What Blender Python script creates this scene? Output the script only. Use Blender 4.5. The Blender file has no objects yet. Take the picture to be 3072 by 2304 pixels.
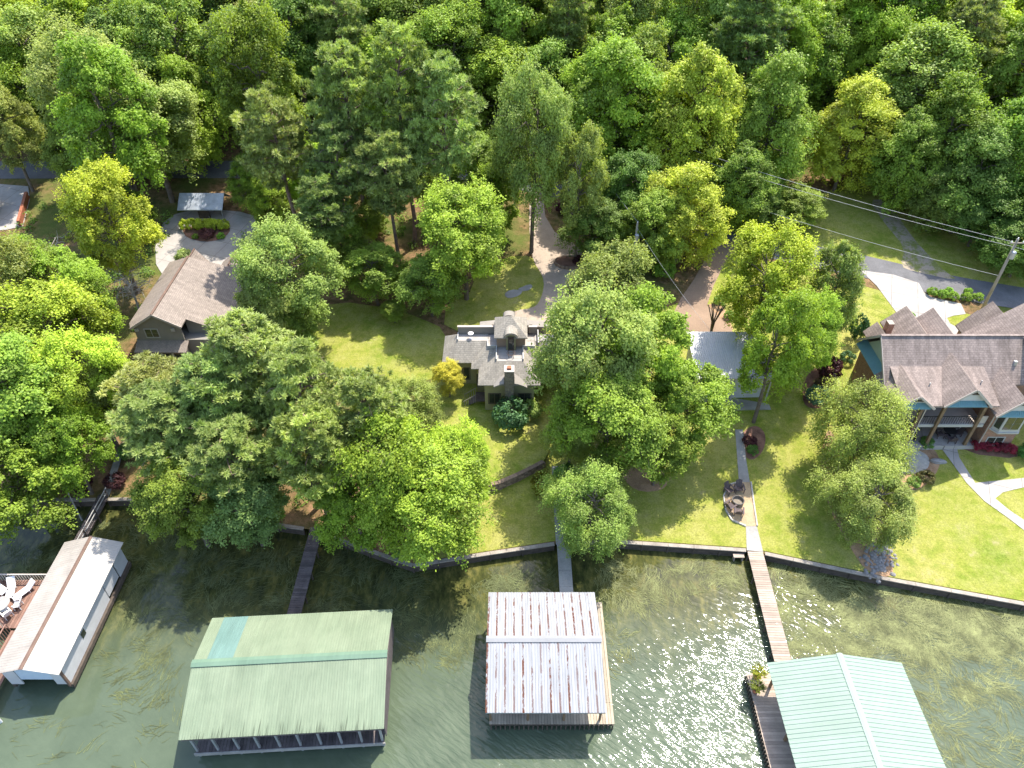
import bpy, math, random
import numpy as np
from mathutils import Vector, Matrix
R = math.radians
random.seed(7); rng = np.random.default_rng(7)
S = bpy.context.scene
COL = S.collection

# ------------------------------------------------------------------ camera, sky, sun, exposure
PITCH, FPX, CAMH = R(41), 2205.0, 52.0
cd = bpy.data.cameras.new('camera'); cam = bpy.data.objects.new('camera', cd); COL.objects.link(cam)
cam.location = (0, 0, CAMH); cam.rotation_euler = (R(90) - PITCH, 0, 0)
cd.sensor_width = 36; cd.lens = FPX / 3072 * 36; cd.clip_end = 2000; cd.clip_start = .5
S.camera = cam
SUN_EL, SUN_AZ = R(61), R(33)          # azimuth measured from +Y towards +X
w = bpy.data.worlds.new('World'); S.world = w; w.use_nodes = True
wt = w.node_tree; bg = wt.nodes['Background']
sky = wt.nodes.new('ShaderNodeTexSky'); sky.sky_type = 'NISHITA'; sky.sun_disc = False
sky.sun_elevation = SUN_EL; sky.sun_rotation = SUN_AZ; sky.air_density = 1.0; sky.dust_density = 1.5
wt.links.new(sky.outputs[0], bg.inputs[0]); bg.inputs[1].default_value = .15
sl = bpy.data.lights.new('sun', 'SUN'); sl.energy = 2.9; sl.angle = R(.5); sl.color = (1, .95, .86)
so = bpy.data.objects.new('sun', sl); COL.objects.link(so)
sd = Vector((math.sin(SUN_AZ) * math.cos(SUN_EL), math.cos(SUN_AZ) * math.cos(SUN_EL), math.sin(SUN_EL)))
so.location = sd * 150; so.rotation_euler = sd.to_track_quat('Z', 'Y').to_euler()
S.view_settings.view_transform = 'Standard'; S.view_settings.look = 'None'
S.view_settings.exposure = 1.6; S.view_settings.gamma = 1
S.render.engine = 'CYCLES'

# ------------------------------------------------------------------ layout helpers
sp, cp = math.sin(PITCH), math.cos(PITCH)
def at(x, y, z=0.):
    """photo pixel -> the world point of that height (used to survey the plan)"""
    u = (x - 1536) / FPX; v = (y - 1152) / FPX
    d = (CAMH - z) / (sp + v * cp)
    return Vector((d * u, d * (cp - v * sp), z))
SHX = [-200, -39, -31.7, -25, -17, -12, -8.2, -1.85, 3.7, 8.9, 19.8, 21.1, 30, 40.4, 60, 200]
SHY = [46, 43, 43.1, 41, 39.6, 37.5, 36, 37.2, 38.2, 38.4, 37.5, 37.2, 34.8, 32.4, 28.5, 5]
def shore(x): return np.interp(x, SHX, SHY)
GS = [0, 20, 42, 60, 100, 200, 700]; GZ = [.78, 2.6, 4.9, 7.6, 15.5, 36, 120]
def ground_np(x, y):
    s = np.maximum(0, y - shore(x))
    return (np.interp(s - 2.5, GS, GZ) + np.interp(s, GS, GZ) + np.interp(s + 2.5, GS, GZ)) / 3
def ground(x, y): return float(ground_np(np.float64(x), np.float64(y)))
def G(px, py, up=0.):
    z = 3.
    for _ in range(12):
        p = at(px, py, z + up); z = ground(p.x, p.y)
    return Vector((p.x, p.y, z))

# ------------------------------------------------------------------ node material helpers
class NT:
    def __init__(s, name):
        s.m = bpy.data.materials.new(name); s.m.use_nodes = True; s.t = s.m.node_tree
        s.b = s.t.nodes['Principled BSDF']; s.out = s.t.nodes['Material Output']
    def n(s, kind, **kw):
        nd = s.t.nodes.new('ShaderNode' + kind)
        for k, v in kw.items():
            if k.startswith('i_'):
                key = k[2:]; key = int(key) if key.isdigit() else key.replace('_', ' ')
                if hasattr(v, 'is_output'): s.t.links.new(v, nd.inputs[key])
                else: nd.inputs[key].default_value = v
            else: setattr(nd, k, v)
        return nd
    def link(s, a, b): s.t.links.new(a, b)
    def pos(s): return s.n('NewGeometry').outputs['Position']
    def obj(s): return s.n('TexCoord').outputs['Object']
    def mapping(s, v, scale=(1, 1, 1), rot=(0, 0, 0)):
        nd = s.n('Mapping', i_Vector=v); nd.inputs['Scale'].default_value = scale; nd.inputs['Rotation'].default_value = rot
        return nd.outputs[0]
    def noise(s, v, scale, detail=4, rough=.6):
        return s.n('TexNoise', i_Vector=v, i_Scale=scale, i_Detail=detail, i_Roughness=rough).outputs['Fac']
    def ramp(s, f, stops):
        nd = s.n('ValToRGB', i_Fac=f); e = nd.color_ramp.elements
        while len(e) < len(stops): e.new(.5)
        for el, (p, c) in zip(e, stops): el.position = p; el.color = (*c, 1) if len(c) == 3 else c
        return nd.outputs['Color']
    def mr(s, f, a, b, c=0., d=1.):
        nd = s.n('MapRange'); s.link(f, nd.inputs['Value'])
        for k, v in zip(('From Min', 'From Max', 'To Min', 'To Max'), (a, b, c, d)): nd.inputs[k].default_value = v
        return nd.outputs[0]
    def mix(s, f, a, b, mode='MIX'):
        nd = s.n('MixRGB', blend_type=mode)
        for i, v in enumerate((f, a, b)):
            if hasattr(v, 'is_output'): s.link(v, nd.inputs[i])
            else: nd.inputs[i].default_value = v if i == 0 else ((*v, 1) if len(v) == 3 else v)
        return nd.outputs[0]
    def math(s, op, a, b=None):
        nd = s.n('Math', operation=op)
        for i, v in enumerate((a, b)):
            if v is None: continue
            if hasattr(v, 'is_output'): s.link(v, nd.inputs[i])
            else: nd.inputs[i].default_value = v
        return nd.outputs[0]
    def color(s, c):
        if hasattr(c, 'is_output'): s.link(c, s.b.inputs['Base Color'])
        else: s.b.inputs['Base Color'].default_value = (*c, 1)
    def bump(s, h, strength=.5, dist=.05):
        nd = s.n('Bump', i_Strength=strength, i_Distance=dist, i_Height=h); s.link(nd.outputs[0], s.b.inputs['Normal'])
    def set(s, **kw):
        for k, v in kw.items(): s.b.inputs[k.replace('_', ' ')].default_value = v

def surf(name, c, rough=.8, var=.25, scale=1.5, bump=.25, bscale=12, metal=0., spec=.3, rnd=0., fine=0.):
    """plain weathered surface: two noises over the base colour, fine relief, optional per-piece variation"""
    t = NT(name); v = t.pos()
    f = t.mr(t.noise(v, scale, 6, .65), .3, .7, 1 - var, 1 + var)
    col = t.mix(1, c, f, 'MULTIPLY')
    if fine:
        g = t.mr(t.noise(v, scale * 14, 3, .7), .3, .7, 1 - fine, 1 + fine); col = t.mix(1, col, g, 'MULTIPLY')
    if rnd:
        r = t.mr(t.n('ObjectInfo').outputs['Random'], 0, 1, 1 - rnd, 1 + rnd); col = t.mix(1, col, r, 'MULTIPLY')
    t.color(col); t.set(Roughness=rough, Metallic=metal, Specular_IOR_Level=spec)
    if bump: t.bump(t.noise(v, bscale, 4), bump, .03)
    return t.m

def shingles(name, c, axis, stain=.35):
    t = NT(name); v = t.pos()
    vv = t.mapping(v, (1, 1, 1), (0, 0, R(90) if axis == 'y' else 0))
    br = t.n('TexBrick', i_Vector=vv, i_Scale=1.0, i_Color1=(*[k * 1.1 for k in c], 1), i_Color2=(*[k * .88 for k in c], 1), i_Mortar=(*[k * .6 for k in c], 1))
    br.inputs['Mortar Size'].default_value = .012; br.inputs['Brick Width'].default_value = .32; br.inputs['Row Height'].default_value = .16; br.inputs['Mortar Smooth'].default_value = .3
    st = t.noise(t.mapping(v, (1.1, .22, .22) if axis == 'x' else (.22, 1.1, .22)), 1.6, 6, .7)
    col = t.mix(1, br.outputs['Color'], t.mr(st, .38, .72, 1.1, 1 - stain), 'MULTIPLY')
    col = t.mix(1, col, t.mr(t.noise(v, 9, 3), .3, .7, .85, 1.15), 'MULTIPLY')
    t.color(col); t.set(Roughness=.9, Specular_IOR_Level=.2); t.bump(br.outputs['Fac'], -.5, .02)
    return t.m

def leaf_mat():
    t = NT('leaf'); oi = t.n('ObjectInfo'); tint = t.n('Attribute', attribute_name='tint').outputs['Fac']
    base = oi.outputs['Color']
    jit = t.mr(oi.outputs['Random'], 0, 1, .86, 1.14)
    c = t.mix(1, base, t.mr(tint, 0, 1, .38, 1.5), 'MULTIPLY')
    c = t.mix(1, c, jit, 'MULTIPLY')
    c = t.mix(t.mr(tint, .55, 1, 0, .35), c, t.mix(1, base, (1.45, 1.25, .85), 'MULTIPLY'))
    t.color(c); t.set(Roughness=.5, Specular_IOR_Level=.22)
    tr = t.n('BsdfTranslucent'); t.link(t.mix(1, c, (1.25, 1.3, .6), 'MULTIPLY'), tr.inputs['Color'])
    mx = t.n('MixShader'); mx.inputs[0].default_value = .36
    t.link(t.b.outputs[0], mx.inputs[1]); t.link(tr.outputs[0], mx.inputs[2]); t.link(mx.outputs[0], t.out.inputs['Surface'])
    return t.m

def lawn_mat():
    t = NT('lawn_grass'); v = t.pos()
    n1 = t.noise(v, .16, 5, .6); n2 = t.noise(v, .9, 5, .7); n3 = t.noise(v, 7, 3, .8)
    c = t.ramp(n1, [(.3, (.18, .235, .03)), (.5, (.28, .29, .048)), (.68, (.35, .325, .085))])
    c = t.mix(t.mr(n2, .42, .7, 0, .65), c, (.37, .35, .12))
    c = t.mix(t.mr(n2, .5, .3, 0, .55), c, (.13, .21, .025))
    c = t.mix(1, c, t.mr(n3, .25, .75, .62, 1.35), 'MULTIPLY')
    c = t.mix(1, c, t.mr(t.noise(v, 30, 2, .8), .25, .75, .72, 1.28), 'MULTIPLY')
    bare = t.mr(t.noise(v, .45, 7, .75), .62, .70); c = t.mix(t.math('MULTIPLY', bare, .55), c, (.36, .30, .17))
    t.color(c); t.set(Roughness=.95, Specular_IOR_Level=.1); t.bump(t.noise(v, 22, 4, .8), .9, .08)
    return t.m

def litter_mat():
    t = NT('leaf_litter'); v = t.pos()
    n1 = t.noise(v, .12, 4); n2 = t.noise(v, 1.3, 5, .7)
    c = t.ramp(n2, [(.3, (.06, .06, .02)), (.48, (.17, .11, .05)), (.62, (.27, .16, .085)), (.78, (.33, .22, .12))])
    c = t.mix(t.mr(n1, .45, .62, 0, .8), c, (.09, .13, .025))
    c = t.mix(1, c, t.mr(t.noise(v, 12, 4, .8), .25, .75, .6, 1.4), 'MULTIPLY')
    t.color(c); t.set(Roughness=.95, Specular_IOR_Level=.1); t.bump(t.noise(v, 9, 4, .8), .8, .1)
    return t.m

def water_mat():
    t = NT('lake_water'); v = t.pos()
    xyz = t.n('SeparateXYZ', i_Vector=v); y = xyz.outputs['Y']; x = xyz.outputs['X']
    # murk: deeper green out in the lake, weed-brown on the shallow shelf (real bed colours)
    wob = t.math('MULTIPLY', t.noise(v, .12, 4), 9.)
    shelf = t.mr(t.math('ADD', y, wob), 31.5, 38.5)
    deep = t.ramp(t.noise(v, .35, 4), [(.3, (.068, .09, .056)), (.7, (.092, .118, .074))])
    bed = t.ramp(t.noise(t.mapping(v, (1.2, .5, 1), (0, 0, R(25))), 1.1, 6, .75), [(.32, (.018, .022, .01)), (.5, (.06, .065, .02)), (.66, (.15, .135, .04)), (.82, (.25, .23, .09))])
    t.color(t.mix(shelf, deep, bed))
    t.set(Roughness=.06, Specular_IOR_Level=.5, IOR=1.33)
    d = t.n('TexNoise', i_Vector=v, i_Scale=.5, i_Detail=2.)
    vd = t.mix(.35, v, d.outputs['Color'], 'ADD')
    wv = t.mapping(t.mapping(vd, (1, 1, 1), (0, 0, R(36))), (.8, 3.4, 1))
    h1 = t.noise(wv, 1.0, 2, .4)
    wv2 = t.mapping(t.mapping(vd, (1, 1, 1), (0, 0, R(22))), (2., 8., 1))
    h2 = t.noise(wv2, 1.0, 2, .5)
    open_ = t.math('MULTIPLY', t.mr(t.math('ADD', x, wob), -8, -1, .12, 1), t.mr(t.math('ADD', y, wob), 33, 39.5, 1, .2))
    h = t.math('MULTIPLY', t.math('ADD', h1, t.math('MULTIPLY', h2, .2)), open_)
    t.bump(h, 1., .10)
    return t.m

def rust_panel_mat():
    """galvanised sheet, rust bleeding along each panel's lapped edge"""
    t = NT('galvanised_sheet'); o = t.obj(); v = t.pos()
    xyz = t.n('SeparateXYZ', i_Vector=o)
    edge = t.mr(t.math('ABSOLUTE', t.math('ADD', xyz.outputs['X'], t.math('MULTIPLY', t.math('SUBTRACT', t.noise(v, 6, 4, .7), .5), .12))), .07, .13, 1, 0)
    spots = t.mr(t.math('ADD', t.noise(t.mapping(v, (2.2, .9, 1)), 1.3, 8, .8), t.mr(xyz.outputs['Y'], 0, 4.7, .085, -.01)), .50, .555)
    rnd = t.mr(t.n('ObjectInfo').outputs['Random'], 0, 1, .55, 1.25)
    rust = t.math('MINIMUM', t.math('MULTIPLY', t.math('MULTIPLY', edge, spots), rnd), 1.)
    base = t.mix(t.mr(t.noise(t.mapping(v, (5, .35, 1)), 1, 5), .35, .7), (.315, .318, .325), (.23, .233, .24))
    t.color(t.mix(rust, base, t.mix(t.noise(v, 8, 3), (.07, .02, .01), (.15, .05, .022))))
    t.set(Roughness=.6, Specular_IOR_Level=.2)
    return t.m

def green_sheet_mat():
    """faded green roofing; dirt runs up from the lower edge, some ribs dirtier than others"""
    t = NT('faded_green_sheet'); o = t.obj(); v = t.pos()
    xyz = t.n('SeparateXYZ', i_Vector=o)
    base = t.mix(t.mr(t.noise(v, .5, 5), .35, .65), (.165, .205, .13), (.20, .24, .155))
    base = t.mix(1, base, t.mr(t.noise(t.mapping(v, (6, .4, 1)), 1, 4), .3, .7, .9, 1.08), 'MULTIPLY')
    col = t.mix(1, base, t.n('ObjectInfo').outputs['Color'], 'MULTIPLY')
    rib = t.noise(t.mapping(v, (2.2, .02, 0)), 1., 4, .9)
    reach = t.mr(rib, .42, .72, -4.75, -3.2)
    run = t.mr(t.math('SUBTRACT', reach, xyz.outputs['Y']), -.15, .25)
    run = t.math('MULTIPLY', run, t.mr(t.noise(t.mapping(v, (11, .1, 0)), 1., 2), .46, .54))
    t.color(t.mix(t.math('MULTIPLY', run, .75), col, (.05, .065, .035)))
    t.set(Roughness=.55, Specular_IOR_Level=.35)
    return t.m

def brick_mat():
    t = NT('red_brick'); v = t.pos()
    xyz = t.n('SeparateXYZ', i_Vector=v)
    uv = t.n('CombineXYZ', i_X=t.math('ADD', xyz.outputs['X'], xyz.outputs['Y']), i_Y=xyz.outputs['Z']).outputs[0]
    br = t.n('TexBrick', i_Vector=uv, i_Scale=1., i_Color1=(.33, .15, .085, 1), i_Color2=(.22, .105, .06, 1), i_Mortar=(.34, .29, .24, 1))
    br.inputs['Mortar Size'].default_value = .008; br.inputs['Brick Width'].default_value = .22; br.inputs['Row Height'].default_value = .08
    t.color(t.mix(1, br.outputs['Color'], t.mr(t.noise(v, 2, 4), .3, .7, .8, 1.2), 'MULTIPLY')); t.set(Roughness=.9); t.bump(br.outputs['Fac'], -.4, .01)
    return t.m

def glass_mat():
    t = NT('window_glass'); t.color((.03, .035, .03)); t.set(Roughness=.06, Specular_IOR_Level=.8); return t.m

MAT = {}
def mk():
    M = MAT
    M['leaf'] = leaf_mat(); M['lawn'] = lawn_mat(); M['litter'] = litter_mat(); M['water'] = water_mat()
    M['bark'] = surf('bark', (.15, .12, .095), .95, .35, 2, .8, 9, fine=.3)
    M['pine_bark'] = surf('pine_bark', (.22, .15, .115), .95, .35, 3, .8, 9, fine=.3)
    M['pale_bark'] = surf('pale_bark', (.36, .33, .29), .95, .3, 3, .6, 9, fine=.2)
    M['concrete'] = surf('concrete', (.39, .35, .305), .85, .12, .5, .15, 30, fine=.06)
    ct = NT('jointed_concrete'); cv = ct.pos()
    cb = ct.n('TexBrick', i_Vector=ct.mapping(cv, (1, 1, 1), (0, 0, R(20))), i_Scale=1., i_Color1=(.40, .365, .325, 1), i_Color2=(.37, .335, .30, 1), i_Mortar=(.17, .15, .13, 1), offset=0.)
    cb.inputs['Mortar Size'].default_value = .022; cb.inputs['Brick Width'].default_value = 2.8; cb.inputs['Row Height'].default_value = 2.8
    cc = ct.mix(1, cb.outputs['Color'], ct.mr(ct.noise(cv, .6, 6, .7), .3, .7, .84, 1.1), 'MULTIPLY'); cc = ct.mix(1, cc, ct.mr(ct.noise(cv, 6, 5, .8), .3, .7, .92, 1.06), 'MULTIPLY'); ct.color(cc); ct.set(Roughness=.85, Specular_IOR_Level=.2); ct.bump(ct.noise(cv, 30, 3), .15, .02)
    M['concrete'] = ct.m
    M['old_concrete'] = surf('old_concrete', (.30, .285, .26), .85, .22, .7, .2, 25, fine=.1)
    M['tan_drive'] = surf('tan_aggregate', (.37, .29, .22), .9, .14, .5, .3, 35, fine=.12)
    M['brown_drive'] = surf('brown_aggregate', (.27, .185, .125), .9, .14, .5, .3, 35, fine=.12)
    M['asphalt'] = surf('asphalt', (.14, .135, .135), .9, .2, .6, .3, 40, fine=.15)
    M['gravel'] = surf('gravel_track', (.34, .285, .20), .95, .3, .9, .8, 14, fine=.3)
    gt = NT('grassy_gravel'); gv = gt.pos(); gc = gt.mix(gt.mr(gt.noise(gv, .8, 6, .75), .46, .58), (.36, .29, .21), (.20, .21, .05)); gt.color(gt.mix(1, gc, gt.mr(gt.noise(gv, 10, 4, .8), .3, .7, .7, 1.3), 'MULTIPLY')); gt.set(Roughness=.95); gt.bump(gt.noise(gv, 12, 4, .8), .7, .06); M['gravel'] = gt.m
    M['mulch'] = surf('bark_mulch', (.20, .105, .07), .95, .4, 1.4, .9, 10, fine=.4)
    M['straw'] = surf('pine_straw', (.34, .21, .12), .95, .35, 1.2, .8, 10, fine=.35)
    M['sand'] = surf('pale_gravel', (.42, .39, .34), .95, .3, 2, .8, 12, fine=.3)
    M['pit_sand'] = surf('sandy_patio', (.40, .29, .17), .95, .22, 1, .5, 18, fine=.25)
    M['deck'] = surf('weathered_deck', (.36, .30, .22), .85, .15, 1.5, .3, 20, rnd=.18, fine=.1)
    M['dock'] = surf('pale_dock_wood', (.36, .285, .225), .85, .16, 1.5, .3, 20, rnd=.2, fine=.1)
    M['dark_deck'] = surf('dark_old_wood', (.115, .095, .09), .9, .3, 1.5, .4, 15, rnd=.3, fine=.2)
    M['red_deck'] = surf('redwood_deck', (.20, .115, .085), .9, .25, 1.5, .3, 15, rnd=.25, fine=.15)
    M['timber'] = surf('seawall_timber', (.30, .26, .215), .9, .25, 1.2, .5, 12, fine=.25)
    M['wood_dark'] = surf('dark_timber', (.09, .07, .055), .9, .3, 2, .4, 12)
    M['post_wood'] = surf('porch_post', (.20, .13, .075), .85, .25, 2, .3, 12)
    M['pole_wood'] = surf('pole_wood', (.30, .26, .20), .9, .25, 2, .4, 12)
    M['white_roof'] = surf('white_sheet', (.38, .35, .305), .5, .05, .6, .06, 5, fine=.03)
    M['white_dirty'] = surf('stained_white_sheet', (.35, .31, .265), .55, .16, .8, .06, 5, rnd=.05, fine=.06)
    M['white'] = surf('white_paint', (.40, .385, .36), .6, .08, 1, .05, 20)
    M['white_wall'] = surf('white_siding', (.50, .495, .49), .7, .08, 1, .05, 20)
    M['plastic'] = surf('white_plastic', (.72, .70, .68), .45, .04, 2, 0)
    M['ridge_brown'] = surf('brown_ridge', (.15, .095, .07), .8, .2, 2, .1, 10)
    M['rust'] = rust_panel_mat(); M['green_sheet'] = green_sheet_mat()
    M['mint'] = surf('mint_sheet', (.23, .295, .235), .6, .06, .5, .04, 8, spec=.2, rnd=.03, fine=.03)
    M['mint_cap'] = surf('mint_cap', (.27, .335, .275), .6, .05, .5, 0)
    M['teal'] = surf('teal_metal', (.14, .27, .30), .55, .1, 1, .05, 10)
    M['sage'] = surf('sage_siding', (.40, .46, .39), .75, .08, 1, .08, 14)
    M['cream'] = surf('cream_trim', (.44, .38, .33), .7, .08, 1, .05, 14)
    M['stucco'] = surf('olive_stucco', (.30, .275, .15), .9, .12, 1, .2, 22)
    M['tan_wall'] = surf('tan_stucco', (.36, .25, .18), .9, .12, 1, .2, 22)
    M['grey_wall'] = surf('taupe_siding', (.235, .215, .185), .8, .08, 1, .08, 14)
    M['beige_roof'] = surf('beige_membrane', (.25, .225, .195), .8, .12, .8, .1, 14, fine=.06)
    M['terrace'] = surf('pale_terrace', (.34, .31, .275), .8, .14, .8, .1, 14, fine=.05)
    M['sh_cx'] = shingles('grey_shingle', (.30, .27, .225), 'x', .25); M['sh_cy'] = shingles('grey_shingle_side', (.30, .27, .225), 'y', .25)
    M['sh_lx'] = shingles('taupe_shingle', (.265, .22, .185), 'x', .22); M['sh_ly'] = shingles('taupe_shingle_side', (.265, .22, .185), 'y', .22)
    M['sh_rx'] = shingles('brown_shingle', (.27, .215, .185), 'x', .45); M['sh_ry'] = shingles('brown_shingle_side', (.27, .215, .185), 'y', .35)
    M['brick'] = brick_mat(); M['glass'] = glass_mat()
    M['stone'] = surf('field_stone', (.25, .21, .16), .95, .35, 5, .6, 14, rnd=.3, fine=.35)
    M['stone_l'] = surf('wall_stone', (.24, .17, .115), .95, .3, 5, .6, 14, rnd=.3, fine=.25)
    M['mortar'] = surf('mortar', (.22, .19, .15), .95, .2, 3, .4, 20)
    M['rock'] = surf('grey_rock', (.30, .28, .27), .95, .3, 3, .7, 8, rnd=.25, fine=.2)
    M['metal_roof'] = surf('bright_metal_roof', (.48, .475, .47), .5, .06, .8, .05, 8, fine=.03)
    M['ridge_grey'] = surf('grey_ridge', (.24, .24, .24), .6, .1, 1, .05, 8)
    M['shed_roof'] = surf('old_metal_roof', (.42, .45, .49), .45, .25, 1.2, .1, 8, metal=.2, fine=.12)
    M['grey_metal'] = surf('galvanised', (.40, .41, .42), .45, .12, 2, 0, metal=.5)
    M['panel'] = surf('grey_fence_panel', (.30, .30, .30), .8, .12, 1, .1, 15, rnd=.08)
    M['black'] = surf('black_metal', (.03, .03, .032), .5, .2, 2, 0)
    M['wire'] = surf('cable', (.38, .38, .38), .6, .1, 1, 0)
    M['red'] = surf('red_plastic', (.42, .045, .06), .45, .1, 2, 0)
    M['terracotta'] = surf('terracotta', (.36, .13, .07), .8, .15, 3, .1, 10)
    M['chair_wood'] = surf('dark_stained_chair', (.10, .075, .075), .75, .2, 3, .2, 15)
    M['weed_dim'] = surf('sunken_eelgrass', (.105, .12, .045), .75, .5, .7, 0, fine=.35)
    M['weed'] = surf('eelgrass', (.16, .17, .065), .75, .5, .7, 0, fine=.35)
    M['tarp'] = surf('pale_blue_curtain', (.48, .56, .64), .7, .06, 1, .05, 9)
mk()

# ------------------------------------------------------------------ mesh builder
class MB:
    def __init__(s): s.v = []; s.f = []; s.m = []; s.mi = 0
    def add(s, vs, fs):
        o = len(s.v); s.v += [tuple(p) for p in vs]; s.f += [tuple(i + o for i in f) for f in fs]; s.m += [s.mi] * len(fs); return s
    def box(s, x0, x1, y0, y1, z0, z1):
        return s.add([(x0, y0, z0), (x1, y0, z0), (x1, y1, z0), (x0, y1, z0), (x0, y0, z1), (x1, y0, z1), (x1, y1, z1), (x0, y1, z1)],
                     [(3, 2, 1, 0), (4, 5, 6, 7), (0, 1, 5, 4), (1, 2, 6, 5), (2, 3, 7, 6), (3, 0, 4, 7)])
    def slab(s, pts, t, d=None):
        """polygon pts given counter-clockwise seen from the outside, thickened by t along -z (or vector d)"""
        d = Vector(d) if d else Vector((0, 0, -t)); n = len(pts); p = [Vector(q) for q in pts]
        vs = p + [q + d for q in p]
        return s.add(vs, [tuple(range(n)), tuple(range(2 * n - 1, n - 1, -1))] + [(i, i + n, (i + 1) % n + n, (i + 1) % n) for i in range(n)])
    def beam(s, a, b, w, h):
        a, b = Vector(a), Vector(b); d = (b - a).normalized(); up = Vector((0, 0, 1)) if abs(d.z) < .95 else Vector((0, 1, 0))
        x = d.cross(up).normalized() * w / 2; y = x.cross(d).normalized() * h / 2
        vs = [a - x - y, a + x - y, a + x + y, a - x + y, b - x - y, b + x - y, b + x + y, b - x + y]
        return s.add(vs, [(0, 1, 2, 3), (7, 6, 5, 4), (1, 0, 4, 5), (2, 1, 5, 6), (3, 2, 6, 7), (0, 3, 7, 4)])
    def tube(s, pts, rad, n=8, cap=True):
        pts = [Vector(p) for p in pts]; rad = rad if hasattr(rad, '__len__') else [rad] * len(pts)
        vs = []; fs = []
        for i, p in enumerate(pts):
            d = (pts[min(i + 1, len(pts) - 1)] - pts[max(i - 1, 0)]).normalized()
            a = d.cross(Vector((0, 0, 1)) if abs(d.z) < .9 else Vector((1, 0, 0))).normalized(); b = d.cross(a)
            vs += [p + (a * math.cos(2 * math.pi * k / n) + b * math.sin(2 * math.pi * k / n)) * rad[i] for k in range(n)]
        for i in range(len(pts) - 1):
            for k in range(n):
                k2 = (k + 1) % n; fs.append((i * n + k, (i + 1) * n + k, (i + 1) * n + k2, i * n + k2))
        if cap: fs += [tuple(range(n)), tuple(reversed(range((len(pts) - 1) * n, len(pts) * n)))]
        return s.add(vs, fs)
    def lathe(s, c, prof, n=16):
        vs = [(c[0] + r * math.cos(2 * math.pi * k / n), c[1] + r * math.sin(2 * math.pi * k / n), c[2] + z) for r, z in prof for k in range(n)]
        fs = [(i * n + k, i * n + (k + 1) % n, (i + 1) * n + (k + 1) % n, (i + 1) * n + k) for i in range(len(prof) - 1) for k in range(n)]
        fs.append(tuple(range((len(prof) - 1) * n, len(prof) * n))); fs.append(tuple(reversed(range(n))))
        return s.add(vs, fs)
    def build(s, name, mat, parent=None, local=False, smooth=False, origin=None):
        """one mesh object; world coordinates unless local, moved into the frame of its thing"""
        off = Vector((0, 0, 0))
        if parent is not None and not local:
            p = parent
            while p: off += p.location; p = p.parent
        elif origin is not None: off = Vector(origin)
        me = bpy.data.meshes.new(name); me.from_pydata([tuple(Vector(v) - off) for v in s.v], [], s.f)
        mats = mat if isinstance(mat, (list, tuple)) else [mat]
        for m in mats: me.materials.append(MAT[m] if isinstance(m, str) else m)
        if len(mats) > 1: me.polygons.foreach_set('material_index', s.m)
        if smooth: me.polygons.foreach_set('use_smooth', [True] * len(me.polygons))
        o = bpy.data.objects.new(name, me); COL.objects.link(o)
        if parent is not None: o.parent = parent
        elif origin is not None: o.location = off
        return o
def tag(o, label=None, cat=None, group=None, kind=None):
    for k, v in (('label', label), ('category', cat), ('group', group), ('kind', kind)):
        if v: o[k] = v
    return o
def thing(name, loc, label, cat, group=None, rz=0.):
    o = bpy.data.objects.new(name, None); COL.objects.link(o); o.location = loc; o.rotation_euler = (0, 0, rz); o.empty_display_size = .3
    return tag(o, label, cat, group)
def inst(o, parent=None, loc=None, rz=None):
    c = o.copy(); COL.objects.link(c); c.parent = parent
    if loc is not None: c.location = loc
    if rz is not None: c.rotation_euler = (0, 0, rz)
    return c
def dup(root, loc, rz=0., label=None):
    r = inst(root, None, loc, rz)
    if label: r['label'] = label
    for ch in root.children:
        c = inst(ch, r)
        for g in ch.children: inst(g, c)
    return r
def pb(name, mat, parent, *boxes):
    m = MB()
    for b in boxes: m.box(*b)
    return m.build(name, mat, parent)

# ------------------------------------------------------------------ ground, water and sheets laid on the ground
def grid_sheet(name, mat, xs, ts, fn, kind='structure'):
    X, T = np.meshgrid(xs, ts); V = fn(X, T); n, m = X.shape
    i = (np.arange(n - 1)[:, None] * m + np.arange(m - 1)[None, :]).ravel()
    F = np.stack([i, i + 1, i + m + 1, i + m], 1)
    me = bpy.data.meshes.new(name); me.from_pydata(V.reshape(-1, 3).tolist(), [], F.tolist()); me.materials.append(MAT[mat])
    me.polygons.foreach_set('use_smooth', [True] * len(me.polygons))
    o = bpy.data.objects.new(name, me); COL.objects.link(o); return tag(o, kind=kind)
xs = np.concatenate([np.arange(-600, -130, 30), np.arange(-130, 130.1, 1.), np.arange(160, 601, 30)])
ts = np.concatenate([np.arange(0, 60, .8), np.arange(60, 160, 2.), np.arange(160, 620, 20)])
def gfn(X, T):
    Y = shore(X) + T
    return np.stack([X, Y, ground_np(X, Y)], -1)
tag(grid_sheet('ground', 'litter', xs, ts, gfn), 'brown leaf litter ground rising from the lake to the wooded hill')
m = MB(); m.add([(-600, -400, 0), (600, -400, 0), (600, 60, 0), (-600, 60, 0)], [(0, 1, 2, 3)])
tag(m.build('water', 'water'), 'murky green lake water with ripples', kind='structure')

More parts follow.
